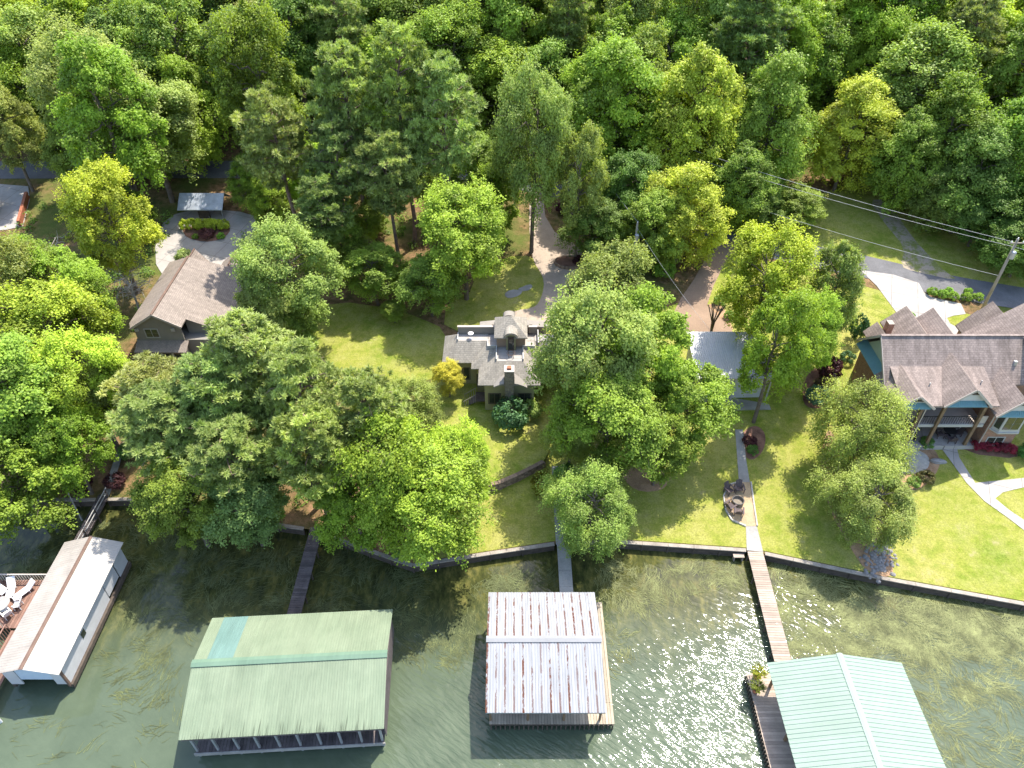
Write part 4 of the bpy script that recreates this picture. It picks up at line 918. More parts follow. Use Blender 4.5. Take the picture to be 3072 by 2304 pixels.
def broad(key, seed, R0=4.5, zc=8.5, hc=5.4, lobes=17, subs=13, leaves=135, lsz=.25, prof=0., dense=.5, bark='bark', weep=0., lobe_r=.36, low=-.75):
    r = np.random.default_rng(seed); m = MB(); lean = r.normal(size=2) * .35
    tp = np.array([lean[0], lean[1], zc + hc * .35]); trunk = limb(m, r, (0, 0, -.5), tp, .036 * zc, .10, 6, .012)
    C, Nn, T = [], [], []
    golden = math.pi * (3 - math.sqrt(5))
    for i in range(lobes):
        u = 1 - (i + .5) / lobes * (1 - low); th = i * golden + r.uniform(-.4, .4); rr = math.sqrt(max(0, 1 - u * u))
        fr = r.uniform(.50, .92); k = 1 - prof * max(0, u)              # prof narrows the top
        lc = np.array([math.cos(th) * rr * R0 * fr * k, math.sin(th) * rr * R0 * fr * k, zc + u * hc * r.uniform(.62, .84)])
        lr = R0 * lobe_r * r.uniform(.6, 1.3)
        s = trunk[min(6, max(2, int(3 + 2.6 * (u + .6))))]; limb(m, r, s, lc, .10, .035, 4)
        lt = r.uniform(.0, 1.)
        for j in range(subs):
            d = rdir(r, 1)[0]; out = lc - np.array([0, 0, zc]); out /= np.linalg.norm(out) + 1e-6
            d = d + out * .55 + np.array([0, 0, .35]); d /= np.linalg.norm(d)
            sc = lc + d * lr * r.uniform(.55, 1.05) * np.array([1, 1, .8]); sr = lr * r.uniform(.3, .5)
            if j % 3 == 0: limb(m, r, lc, sc, .03, .012, 2)
            n = int(leaves * r.uniform(.6, 1.4)); e = rdir(r, n) + d * .45 + np.array([0, 0, .3]); e /= np.linalg.norm(e, axis=1)[:, None]
            pr = np.abs(r.normal(.85, .42 * (1.3 - .6 * dense), n))[:, None]
            pos = sc + e * sr * pr * np.array([1.1, 1.1, .75]); pos[:, 2] -= weep * r.random(n) ** 2 * 1.6
            C.append(pos); Nn.append(e * .8 + r.normal(size=(n, 3)) * .45 + np.array([.15, .2, .75]))
            T.append(np.clip(.42 * lt + .33 * r.random() + .3 * r.random(n), 0, 1))
        # loose sprays that break the outline
        for j in range(7):
            d = rdir(r, 1)[0] + out * .9 + np.array([0, 0, .25]); d /= np.linalg.norm(d); a = lc + d * lr * .7; L = lr * r.uniform(.5, 1.1); n = int(leaves * .55)
            f = r.random(n); pos = a + d * (f * L)[:, None] + r.normal(size=(n, 3)) * (.10 + .16 * (1 - f))[:, None] * lr; pos[:, 2] -= .25 * L * f ** 2 + weep * f ** 2
            C.append(pos); Nn.append(r.normal(size=(n, 3)) * .45 + d * .3 + np.array([.15, .2, .8])); T.append(np.clip(.35 * lt + .3 + .35 * r.random(n), 0, 1)); limb(m, r, lc, a + d * L * .8, .022, .008, 2)
    # sparse inner leaves so that the crown is not hollow
    n = lobes * subs * 5; e = rdir(r, n); pos = e * r.uniform(.15, .75, n)[:, None] * np.array([R0 * .8, R0 * .8, hc * .85]) + np.array([0, 0, zc]); pos = pos[pos[:, 2] > zc + low * hc]
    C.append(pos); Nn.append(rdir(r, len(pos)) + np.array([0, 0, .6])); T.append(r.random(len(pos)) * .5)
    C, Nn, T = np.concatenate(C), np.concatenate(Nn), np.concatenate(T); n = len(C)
    ln = lsz * r.uniform(.7, 1.35, n)
    cm = cards_mesh('crown', C, Nn, ln, ln * r.uniform(.55, .8, n), T, rdir(r, n))
    tm = m.build('trunk', bark, None, smooth=True); me = tm.data; bpy.data.objects.remove(tm)
    PROTO[key] = (me, cm, R0, zc)
def pine(key, seed, R0=4., zc=14., hc=5.2, whorls=11, bark='pine_bark', gap=.2, lsz=.5, ndl=34):
    r = np.random.default_rng(seed); m = MB(); top = zc + hc
    trunk = limb(m, r, (0, 0, -.5), (r.normal() * .5, r.normal() * .5, top - .4), .26, .05, 8, .008)
    C, Nn, T, SP = [], [], [], []
    def tuft(p, rad, tt):
        n = int(ndl * r.uniform(.7, 1.3)); e = rdir(r, n) + np.array([0, 0, .45]); e /= np.linalg.norm(e, axis=1)[:, None]
        C.append(p + e * rad * .55 * r.uniform(.5, 1.1, n)[:, None]); SP.append(e)
        Nn.append(e * .2 + rdir(r, n)); T.append(np.clip(tt + .3 * r.random(n), 0, 1))
    for w_ in range(whorls):
        f = w_ / (whorls - 1); z = zc - hc * .85 + f * hc * 1.75; wr = R0 * (math.sin(math.pi * (.2 + .64 * f)) ** .8) * (1.05 - .28 * f)
        nb = int(r.integers(4, 7)); th0 = r.uniform(0, 6.28)
        for b in range(nb):
            if r.random() < gap: continue
            th = th0 + b * 6.283 / nb + r.uniform(-.3, .3); L = wr * r.uniform(.7, 1.15); zz = z + r.uniform(-.35, .35)
            k = min(7, int((zz / (top)) * 8)); s = np.array(trunk[k]); s[2] = zz
            tip = s + np.array([math.cos(th) * L, math.sin(th) * L, L * r.uniform(.02, .3)]); pts = limb(m, r, s, tip, .07, .02, 4, .04); tt = r.uniform(.15, .7)
            for q in range(int(9 + L * 4)):
                g = r.uniform(.3, 1.05); base = s + (tip - s) * g; side = np.array([-math.sin(th), math.cos(th), 0]) * r.normal() * .30 * L * (1.15 - .5 * g) + np.array([0, 0, r.uniform(-.1, .4)])
                tuft(base + side, r.uniform(.4, .62), tt)
                if q % 4 == 0: limb(m, r, base, base + side, .018, .008, 2)
    for _ in range(7): tuft(np.array(trunk[-1]) + r.normal(size=3) * .4, .5, .5)
    C, Nn, T, SP = map(np.concatenate, (C, Nn, T, SP)); n = len(C)
    # long thin needles bundles point outwards: length axis follows SP
    nrm = np.array([.1, .15, 1.]) - SP * SP[:, 2:3] + np.cross(SP, Nn) * .55
    cm = cards_mesh('crown', C, nrm, lsz * r.uniform(.7, 1.25, n), lsz * .2 * r.uniform(.7, 1.3, n), T, np.cross(SP, nrm))
    tm = m.build('trunk', bark, None, smooth=True); me = tm.data; bpy.data.objects.remove(tm)
    PROTO[key] = (me, cm, R0, zc)
def shrub(key, seed, leaves=2200, lsz=.16, R0=1., bark='bark', squash=.85):
    r = np.random.default_rng(seed); m = MB()
    for k in range(5):
        th = r.uniform(0, 6.28); limb(m, r, (0, 0, -.15), (math.cos(th) * .5 * R0, math.sin(th) * .5 * R0, R0 * .9), .035, .012, 3)
    C, Nn, T = [], [], []
    for j in range(26):
        d = rdir(r, 1)[0]; d[2] = abs(d[2]) * 1.1 - .25; d /= np.linalg.norm(d); sc = d * R0 * .72 * np.array([1, 1, squash]) + np.array([0, 0, R0 * .8 * squash]); n = leaves // 26; tt = r.random()
        e = rdir(r, n) + d * .6; e /= np.linalg.norm(e, axis=1)[:, None]
        C.append(sc + e * R0 * .33 * r.uniform(.5, 1.1, n)[:, None]); Nn.append(e + r.normal(size=(n, 3)) * .4 + [0, 0, .3]); T.append(np.clip(.4 * tt + .5 * r.random(n), 0, 1))
    C, Nn, T = map(np.concatenate, (C, Nn, T)); C[:, 2] = np.maximum(C[:, 2], .03); n = len(C); ln = lsz * r.uniform(.7, 1.3, n)
    cm = cards_mesh('foliage', C, Nn, ln, ln * .65, T, rdir(r, n)); tm = m.build('stem', bark, None); me = tm.data; bpy.data.objects.remove(tm)
    PROTO[key] = (me, cm, R0, R0 * .8)
for i in range(4): broad('oak%d' % i, 100 + i)
for i in range(3): broad('tall%d' % i, 200 + i, 4.2, 10.5, 7.6, 22, 12, 135, .25, prof=.25, lobe_r=.34)
for i in range(3): broad('full%d' % i, 250 + i, 4.5, 7.5, 6.9, 26, 13, 125, .25, prof=.3, lobe_r=.33, low=-.92)
for i in range(2): broad('dark%d' % i, 300 + i, 4.2, 8., 5.6, 20, 13, 135, .23, prof=.35, dense=.75, low=-.95)
for i in range(2): broad('willow%d' % i, 400 + i, 4.4, 6.2, 5.0, 20, 14, 170, .16, dense=.3, weep=1., low=-.9, lobe_r=.38, bark='bark')
broad('fine0', 450, 4.5, 8.5, 5.2, 18, 14, 165, .21, lobe_r=.38); broad('fine1', 451, 4.5, 8.5, 5.6, 20, 13, 165, .21, lobe_r=.34, prof=.15)
for i in range(4): pine('pine%d' % i, 500 + i, whorls=11 + i % 3)
for i in range(3): shrub('shrub%d' % i, 600 + i)
YEL = (.38, .45, .05); BRI = (.27, .375, .04); MID = (.225, .32, .045); DRK = (.16, .245, .045); OLI = (.275, .34, .08); PIN = (.33, .39, .11); PNG = (.265, .33, .10); LGT = (.30, .38, .085); BLU = (.17, .26, .08)
PLACED = []
def plant(key, pos, Rr, zc, col, label, group=None, cat='tree', name='tree', rz=None):
    tm, cm, R0, z0 = PROTO[key]; s = Rr / R0; sz = zc / z0
    e = thing(name, pos, label, cat, group, random.uniform(0, 6.28) if rz is None else rz); e.scale = (s, s, sz)
    a = bpy.data.objects.new('trunk' if cat == 'tree' else 'stem', tm); COL.objects.link(a); a.parent = e
    b = bpy.data.objects.new('crown' if cat == 'tree' else 'foliage', cm); COL.objects.link(b); b.parent = e
    j = [random.uniform(.93, 1.07) for _ in range(3)]; b.color = (col[0] * j[0], col[1] * j[1], col[2] * j[2], 1)
    if cat == 'tree': PLACED.append((pos[0], pos[1], Rr))
    return e
GA = 'trees around the houses and along the shore'
def tr(px_, py_, key, Rr, zc, col, label, name='tree'):
    p = G(px_, py_, zc); return plant(key, p, Rr * .93, zc, col, label, GA, name=name)
HERO = [
 (325, 660, 'fine1', 4.6, 9.5, YEL, 'bright yellow green pointed tree left of the concrete drive and shed'),
 (95, 850, 'oak0', 3.7, 7.5, BRI, 'green tree below the pale concrete pad at the left edge'),
 (190, 880, 'oak1', 3.6, 7.5, BRI, 'leafy green tree with bare twigs, left of the long taupe roof'),
 (30, 880, 'fine0', 4., 9.5, OLI, 'pale olive tree cut by the left edge, level with the taupe roof'),
 (140, 1010, 'fine1', 5.2, 8.5, YEL, 'yellow green tree lower left of the grey gable'),
 (265, 930, 'oak2', 2.9, 6, BRI, 'mid green tree touching the left side of the taupe roof'),
 (60, 1210, 'tall0', 4.4, 9.5, MID, 'dark green tree on the left edge above the shaded shore'),
 (255, 1150, 'fine0', 3.9, 8.5, YEL, 'yellow tipped tree above the railed walkway'),
 (40, 1420, 'dark0', 4.2, 6, MID, 'dark green tree hanging over the water at the left edge'),
 (190, 1330, 'oak3', 3.2, 6.5, BRI, 'green tree directly left of the path to the railed walkway'),
 (350, 1180, 'fine0', 2.6, 6.5, OLI, 'small olive tree beside the path to the railed walkway'),
 (470, 1215, 'pine0', 4.2, 10, PIN, 'large pale pine below the grey gable of the left house'),
 (770, 1110, 'pine1', 4.7, 12.5, PIN, 'large pale pine left of the sunlit lawn'),
 (640, 1215, 'pine2', 4.6, 11, PNG, 'pine in the middle of the left shore clump'),
 (890, 1210, 'pine3', 4.2, 12, PIN, 'pine at the right end of the left shore clump'),
 (480, 1290, 'pine1', 3.8, 10, PNG, 'grey green pine right of the path to the railed walkway'),
 (700, 1360, 'pine0', 4.0, 9.5, PNG, 'dark pine leaning over the dark plank walkway'),
 (740, 1500, 'dark1', 3.3, 5.5, BLU, 'bluish dark tree overhanging the shaded water left of the dark walkway'),
 (560, 1490, 'fine1', 3.6, 6.0, MID, 'green tree overhanging the shaded water right of the white boathouse'),
 (930, 1350, 'pine2', 3.9, 10.5, PIN, 'olive pine above the top of the dark plank walkway'),
 (1090, 1250, 'pine3', 3.9, 11, PIN, 'olive pine below the sunlit lawn'),
 (1270, 1490, 'fine0', 4.5, 7, BRI, 'bright green tree at the shore between the green and rusty boathouses'),
 (1375, 1400, 'fine1', 3.0, 6.5, YEL, 'yellow green tree left of the curved stone wall'),
 (1180, 1420, 'oak0', 3.7, 8, BRI, 'green tree behind the shore tree above the green boathouse'),
 (1060, 1520, 'oak3', 3.0, 5.5, BRI, 'bushy green tree just right of the dark plank walkway'),
 (1235, 1235, 'fine0', 2.5, 5.0, LGT, 'pale green tree in front of the left wing of the centre house'),
 (1345, 1130, 'fine1', 1.5, 2.7, (.46, .43, .05), 'small golden tree at the left front corner of the centre house'),
 (860, 830, 'fine0', 4.7, 8.5, OLI, 'rounded olive tree right of the long taupe roof'),
 (800, 950, 'oak1', 3.0, 5.5, OLI, 'low olive tree at the right edge of the taupe roof'),
 (890, 960, 'oak2', 2.4, 4.5, MID, 'mid green tree below the rounded olive tree'),
 (1120, 810, 'oak3', 3.5, 4.6, MID, 'dark green tree left of the centre drive, behind the sunlit lawn'),
 (1390, 700, 'fine1', 5.2, 8.5, BRI, 'bright green round tree left of the centre drive'),
 (1290, 850, 'oak0', 3.3, 4.3, MID, 'dark spreading tree behind the left wing of the centre house'),
 (1180, 930, 'oak2', 1.4, 1.7, MID, 'low bushy tree at the top edge of the sunlit lawn'),
 (830, 430, 'pine0', 4.6, 15, PIN, 'tall pale pine right of the shed'),
 (1050, 330, 'pine1', 4.9, 17, PIN, 'tall pine at the left of the upper middle pine group'),
 (1200, 290, 'pine2', 5.1, 18, PIN, 'tallest pine of the upper middle pine group'),
 (1340, 370, 'pine3', 4.9, 16.5, PIN, 'tall pine at the right of the upper middle pine group'),
 (1010, 500, 'pine3', 4.2, 13, PNG, 'shorter pine below the upper middle pine group'),
 (1170, 520, 'pine0', 4.2, 12.5, PIN, 'pine in front of the upper middle pine group'),
 (960, 640, 'pine2', 3.6, 10, PNG, 'pine directly above the rounded olive tree'),
 (1600, 440, 'fine0', 4.4, 13.5, OLI, 'slender olive tree beside the top of the centre drive'),
 (1740, 560, 'oak1', 2.8, 10, OLI, 'thin olive tree over the top of the centre drive'),
 (1840, 350, 'full0', 6.2, 10.5, BRI, 'very tall bright green tree right of the centre drive'),
 (2085, 370, 'full1', 5.6, 10.5, YEL, 'very tall yellow green tree above the brown drive'),
 (2050, 640, 'full2', 4.6, 6.5, YEL, 'yellow green tree beside the upper end of the brown drive'),
 (1960, 690, 'full0', 3.6, 5.5, MID, 'dark green tree behind the small utility pole'),
 (1790, 680, 'dark0', 3.6, 5, DRK, 'dark evergreen beside the round planter on the centre drive'),
 (1880, 560, 'dark1', 3.8, 7, DRK, 'dark evergreen below the very tall bright green tree'),
 (2310, 380, 'full2', 5.0, 9.5, MID, 'tall green tree above the asphalt road bend'),
 (2555, 400, 'full0', 5.0, 7.8, YEL, 'golden green tree beside the gravel track'),
 (2390, 620, 'full1', 3.2, 3.2, MID, 'low dark tree beside the road left of the gravel track'),
 (1830, 905, 'fine1', 4.6, 9, OLI, 'olive tree behind the centre house, left of the brown drive'),
 (1790, 1070, 'fine0', 4.8, 10.5, LGT, 'big light green tree covering the right side of the centre house'),
 (1935, 1060, 'oak1', 4.1, 9, BRI, 'green tree between the centre house and the white metal roof'),
 (2065, 1205, 'oak3', 3.7, 6.5, MID, 'dark green tree in front of the white metal roof'),
 (1830, 1250, 'fine1', 4.6, 7.5, MID, 'dark green tree on the lawn right of the stone chimney'),
 (1710, 1310, 'oak2', 2.3, 4.5, LGT, 'small pale tree right of the stone chimney front'),
 (1980, 1340, 'oak0', 2.7, 5, MID, 'low dark tree at the left of the fire pit path'),
 (1770, 1520, 'willow0', 3.5, 4.6, LGT, 'light green weeping tree beside the grey concrete walkway'),
 (2300, 850, 'fine0', 4.4, 9, YEL, 'yellow green airy tree on the lawn right of the brown drive'),
 (2500, 880, 'dark1', 2.6, 8.5, OLI, 'narrow dark olive tree at the left of the white driveway'),
 (2325, 1050, 'oak1', 3.2, 9.0, BRI, 'tall green tree with bare grey trunk beside the fire pit path'),
 (2430, 1000, 'fine1', 2.8, 7, BRI, 'green tree between the white metal roof and the brick house'),
 (2595, 1300, 'willow1', 3.9, 5.4, (.33, .41, .085), 'fine leaved pale tree in front of the brick house'),
 (2610, 1500, 'willow0', 3.4, 4.4, (.31, .39, .09), 'fine leaved pale tree nearest the slanting seawall'),
 (2830, 430, 'full2', 5, 8.5, MID, 'tall green tree right of the golden tree'), (3020, 470, 'full1', 5, 8.5, MID, 'green tree at the right edge above the power lines'), (2920, 540, 'full0', 4.6, 7, DRK, 'dark tree behind the roadside grass, right of the gravel track'),
 (2820, 590, 'full1', 3.6, 4.6, DRK, 'low dark tree at the upper end of the gravel track'), (2950, 640, 'full2', 4.0, 4.4, DRK, 'low dark tree behind the top of the large utility pole'), (3060, 650, 'full0', 4.2, 5, DRK, 'low dark tree cut by the right edge above the large pole'), (2870, 620, 'full0', 2.4, 2.8, MID, 'small green tree on the edge of the roadside grass'), (3075, 740, 'full1', 3.6, 4, DRK, 'dark tree at the right edge just behind the road'),
 (2720, 480, 'full1', 4.0, 7, MID, 'green tree directly behind the golden tree'), (2230, 560, 'full1', 3.8, 6, MID, 'dark green tree on the inner side of the road bend'), (2290, 620, 'dark0', 2.6, 4, DRK, 'dark bushy tree beside the asphalt road bend'),
 (2440, 190, 'full1', 4.6, 8.5, MID, 'green tree between the tall green tree and the golden tree'), (2520, 130, 'full2', 4.6, 9, BRI, 'bright tree above the golden tree crown'), (2640, 200, 'full0', 4.4, 8.5, BRI, 'bright green tree at the upper right of the golden tree'),
 (290, 290, 'fine0', 6.2, 13, OLI, 'wide pale olive tree above the bright pointed tree'), (90, 300, 'full0', 4.6, 8, BRI, 'bright green tree at the left above the concrete pad'), (440, 430, 'full1', 3.6, 6, MID, 'green tree above the left end of the shed'), (570, 340, 'full2', 4.2, 8, BRI, 'bright green tree above the shed roof'),
 (225, 470, 'full2', 3.4, 6, MID, 'mid green tree right of the concrete pad'), (15, 390, 'fine1', 3.8, 8.5, OLI, 'pale tree at the left edge above the concrete pad'), (740, 540, 'dark0', 2.4, 4.5, MID, 'dark tree just right of the shed'), (810, 610, 'full0', 2.8, 4.5, BRI, 'green tree right of the concrete drive'), (395, 640, 'full1', 2.4, 4, MID, 'green tree at the left edge of the concrete drive'),
 (960, 540, 'full2', 3.4, 5.5, BRI, 'leafy tree under the left pine of the pine group'), (1430, 520, 'full1', 3.8, 6.5, MID, 'green tree under the right pine of the pine group'), (1100, 620, 'full0', 3.0, 4.5, MID, 'low green tree at the feet of the pine group'), (1480, 600, 'full2', 3.2, 5, BRI, 'green tree behind the bright round tree'), (1300, 530, 'dark1', 3.0, 5.5, MID, 'dark green tree among the trunks of the pine group'),
 (1030, 740, 'oak0', 2.8, 5, MID, 'small green tree right of the rounded olive tree'),
]
for hx in HERO: tr(*hx)
# dead grey tree left of the taupe roof
def dead_tree(p, label, hgt, spread, seed):
    r = np.random.default_rng(seed); e = thing('dead_tree', p, label, 'tree'); m = MB(); m.tube([(0, 0, -.4), (.1, 0, hgt * .55), (0, .1, hgt)], [.16, .1, .04], 7); m.build('trunk', 'pale_bark', e, local=True); m = MB()
    for k in range(26):
        th = r.uniform(0, 6.28); z = r.uniform(.4, .95) * hgt; tip = np.array([math.cos(th), math.sin(th), r.uniform(.0, .5)]) * spread * r.uniform(.5, 1) + np.array([0, 0, z]); pts = limb(m, r, (0, 0, z), tip, .05, .015, 4, .08)
        for _ in range(5): q = pts[int(r.integers(1, 5))]; limb(m, r, q, q + r.normal(size=3) * spread * .22, .02, .006, 2)
    tag(m.build('branches', 'pale_bark', e, local=True), kind='stuff')
dead_tree(G(385, 850, 4), 'leafless pale dead tree left of the taupe roof', 5., 2.6, 3); dead_tree(G(180, 800, 6), 'bare grey snag among green trees at the left', 9, 2.2, 5)
# the wood on the hill
def road_d(x, y):
    return min(abs(y - np.interp(x, [p[0] for p in ROAD], [p[1] for p in ROAD])) * .85, 99)
n_f = 0; y = 79.
KEYS = ['full0', 'full1', 'full2', 'full0', 'full1', 'full2', 'oak1', 'oak3', 'tall0', 'tall1', 'fine0', 'fine1', 'pine0', 'pine1', 'pine2', 'dark0']
CLEARP = [(23, 86), (29, 92), (34, 100), (42, 103), (48, 96), (56, 90), (70, 84), (80, 75), (80, 55), (50, 66), (35, 74), (20, 80)]
fr_ = random.Random(11)
while y < 143:
    hwid = .74 * (y * cp + 32 * sp) + 6; x = -hwid
    while x < hwid:
        xx, yy = x + fr_.uniform(-2.2, 2.2), y + fr_.uniform(-2.2, 2.2); x += 7.1
        if yy < 92 and (xx > -45 or yy < 82): continue
        if xx > -20 and yy < 100 and road_d(xx, yy) < 4.5: continue
        if road_d(xx, yy) < 4.2: continue
        if pip(CLEARP, np.array([xx]), np.array([yy]))[0]: continue
        if xx > 12 and yy < 96: continue
        if xx < -50 and yy < 97: continue
        if any((a - xx) ** 2 + (b - yy) ** 2 < (c * .75) ** 2 for a, b, c in PLACED[:len(HERO)]): continue
        k = fr_.choice(KEYS); s = fr_.uniform(.85, 1.3); cn, col = fr_.choice([('bright green', BRI), ('bright green', BRI), ('mid green', MID), ('mid green', MID), ('deep green', DRK), ('olive', OLI), ('pale green', LGT), ('yellow green', YEL)])
        col_i = xx / (.7 * (yy * cp + 28 * sp))
        side = ['at far left', 'above the shed', 'behind the pine group', 'above the centre drive', 'above the golden tree', 'at far right'][min(5, max(0, int((col_i + 1) * 3)))]
        row = 'front row' if yy < 101 else 'middle row' if yy < 114 else 'back row' if yy < 127 else 'farthest row'
        if k.startswith('pine'): col = PNG; zc = fr_.uniform(12, 16); Rr = 4.2 * s; lb = 'pine in the %s of the wood %s' % (row, side); gr = 'pines of the hill wood'
        elif k.startswith('dark'): col = DRK; zc = fr_.uniform(8, 11); Rr = 4.2 * s; lb = 'dense dark tree in the %s of the wood %s' % (row, side); gr = 'dark trees of the hill wood'
        else: zc = fr_.uniform(9.5, 14.5) * (.72 if k[:2] == 'fu' else 1); Rr = 4.7 * s; lb = '%s tree in the %s of the wood %s' % (cn, row, side); gr = 'leafy trees of the hill wood'
        plant(k, Vector((xx, yy, ground(xx, yy))), Rr, zc, col, lb, gr); n_f += 1
    y += 6.3
print('forest', n_f)
# leafy undergrowth of the wood and the road verges: one mass
def undergrowth(name, polys, dens, hmax, col, label, lsz=.26, seed=5, keep=None):
    r = np.random.default_rng(seed); C, Nn, T = [], [], []
    for poly in polys:
        X = [p[0] for p in poly]; Y = [p[1] for p in poly]; n = int((max(X) - min(X)) * (max(Y) - min(Y)) * dens)
        x = r.uniform(min(X), max(X), n); y = r.uniform(min(Y), max(Y), n); k = pip(poly, x, y)
        k &= np.abs(y - np.interp(x, [p[0] for p in ROAD], [p[1] for p in ROAD])) > 3.4
        for cx, cy in zip(x[k], y[k]):
            hh = r.uniform(.4, 1) * hmax; m_ = 55; e = rdir(r, m_); e[:, 2] = np.abs(e[:, 2])
            C.append(np.stack([np.full(m_, cx), np.full(m_, cy), np.full(m_, ground(cx, cy))], 1) + e * np.array([hh * .9, hh * .9, hh]) * r.uniform(.6, 1, m_)[:, None]); Nn.append(e + r.normal(size=(m_, 3)) * .4 + [0, 0, .3]); T.append(np.clip(r.random() * .6 + .4 * r.random(m_), 0, 1))
    C, Nn, T = map(np.concatenate, (C, Nn, T)); n = len(C); ln = lsz * r.uniform(.7, 1.4, n)
    me = cards_mesh(name, C, Nn, ln, ln * .65, T, rdir(r, n)); o = bpy.data.objects.new(name, me); COL.objects.link(o); o.color = (*col, 1); return tag(o, label, kind='stuff')
undergrowth('undergrowth', [[(-85, 101), (-30, 101), (0, 97), (24, 90), (26, 98), (60, 90), (85, 80), (110, 135), (-110, 135)]], .2, 2.6, (.17, .28, .05), 'leafy undergrowth between the trunks on the hill')
undergrowth('undergrowth', [[(-75, 46), (-40, 46), (-41, 60), (-44, 88), (-80, 92)], [(-30, 44), (-18, 41), (-11, 42), (-14, 50), (-30, 50)], [(-33, 78), (-8, 78), (4, 84), (0, 90), (-36, 93)], [(8, 70), (14, 68), (18, 80), (10, 86)]], .12, 1.1, (.18, .28, .05), 'low leafy undergrowth among the trees near the houses', seed=6)

# ------------------------------------------------------------------ shrubs
def bush(x, y, Rr, col, label, group=None, key=None, hk=1.):
    if col[1] > col[0]: col = tuple(k * 1.9 for k in col)
    return plant(key or random.choice(['shrub0', 'shrub1', 'shrub2']), G(x, y), Rr, Rr * .8 * hk, col, label, group, 'bush', 'shrub')
PUR = (.085, .03, .035); HED = (.50, .58, .06)
for i, (x, y) in enumerate(((2794, 884), (2823, 892), (2856, 899), (2895, 901), (2930, 901))):
    bush(x, y, .62, (.15, .24, .03), ['leftmost', 'second from left', 'middle', 'fourth from left', 'rightmost'][i] + ' round bush in the clipped row by the white driveway', 'clipped round bushes by the white driveway')
bush(2843, 880, .5, (.14, .23, .03), 'round bush behind the gap of the clipped row, left one', 'clipped round bushes by the white driveway'); bush(2902, 882, .5, (.14, .23, .03), 'round bush behind the clipped row, right one', 'clipped round bushes by the white driveway')
hd = thing('hedge', G(617, 690), 'yellow green clipped hedge in front of the shed', 'hedge')
for i in range(7):
    p = G(560 + i * 19, 688) - hd.location
    b = bpy.data.objects.new('foliage', PROTO['shrub%d' % (i % 3)][1]); COL.objects.link(b); b.parent = hd; b.location = p; b.scale = (.75, .8, .95); b.rotation_euler = (0, 0, i * 1.3); b.color = (*HED, 1)
drape('mulch_bed', 'mulch', px((548, 695), (560, 715), (610, 728), (660, 722), (690, 700), (690, 680), (550, 680)), .09, 1., 1)
bush(622, 712, 1.0, (.16, .06, .06), 'purple round bush in front of the yellow hedge', hk=.8); bush(665, 716, .55, (.13, .22, .03), 'small green bush right of the purple bush'); bush(588, 716, .45, (.13, .22, .03), 'small green bush left of the purple bush')
bush(1532, 1275, 1.75, (.075, .15, .055), 'blue green round bush in front of the stone chimney', hk=1.2)
bush(1590, 1245, 1.2, (.16, .23, .05), 'pale bush right of the stone chimney base')
bush(255, 1470, .95, PUR, 'dark purple bush left of the path to the railed walkway'); bush(350, 1458, .95, PUR, 'dark purple bush right of the path to the railed walkway')
bush(400, 1368, 1.1, (.10, .18, .04), 'dark green bush right of the upper path to the railed walkway'); bush(315, 1365, .8, (.17, .26, .03), 'bright green bush left of the upper path to the railed walkway')
bush(1632, 1475, 1.2, (.22, .22, .02), 'yellow green bush at the right end of the curved stone wall', hk=1.3); bush(1700, 1450, 1.3, (.11, .19, .04), 'green bush beside the middle concrete path')
bush(2255, 1360, .6, (.08, .16, .03), 'dark green bush at the bare grey trunk'); bush(2245, 1335, .7, PUR, 'purple bush at the bare grey trunk')
for i in range(5): bush(2925 + i * 25, 1345 + i * 3, .6, (.33, .035, .06) if i % 2 == 0 else (.24, .03, .05), ['leftmost', 'second', 'middle', 'fourth', 'rightmost'][i] + ' red flowering bush under the bay window', 'red flowering bushes under the bay window')
bush(3075, 1370, .9, (.06, .15, .03), 'dark green round bush at the right end of the red bushes')
bush(2775, 1340, .7, (.09, .17, .04), 'green bush left of the brick house patio'); bush(2770, 1445, .8, (.15, .13, .05), 'reddish green bush below the gravel patio'); bush(2738, 1455, .6, (.13, .2, .04), 'small green bush left of the reddish one below the gravel patio')
bush(2480, 1130, 1.3, PUR, 'dark purple bush left of the brick house', hk=1.2); bush(2450, 1205, 1.2, (.06, .12, .08), 'blue green bush on the bed left of the brick house'); bush(2470, 1170, 1.0, (.10, .07, .05), 'brown bush between the purple and blue green bushes')
bush(2540, 1085, .8, (.05, .10, .04), 'dark shrub against the brick side wall')
bush(2160, 915, .8, (.13, .2, .04), 'green bush at the corner of the brown drive'); bush(2185, 955, .6, (.14, .2, .04), 'small bush on the bed right of the brown drive')
bush(2720, 960, .7, (.12, .2, .04), 'green bush at the lower left of the white driveway')
bush(2560, 1020, 1.0, (.035, .075, .03), 'dark narrow evergreen shrub at the back corner of the brick house', hk=2.2)
bush(1990, 830, 1.5, (.15, .25, .03), 'bright green bush left of the brown drive'); bush(560, 790, 1.2, (.2, .24, .08), 'pale leaved bush at the left corner of the left house drive')
bush(1690, 640, 1.0, PUR, 'dark red bush by the road above the centre drive')
for i, (x, y) in enumerate(((150, 1480), (60, 1500), (500, 1470), (820, 1560), (1080, 1600), (1210, 1660), (1360, 1640), (650, 1560))):
    bush(x, y, 1.15, (.12, .2, .035), 'green waterside bush %s' % ['left of the railed walkway', 'at the left edge of the shore', 'right of the railed walkway', 'left of the dark plank walkway', 'right of the dark plank walkway', 'where the seawall bends above the green boathouse', 'halfway along the seawall left of the grey walkway', 'under the bluish dark tree'][i], 'waterside bushes')

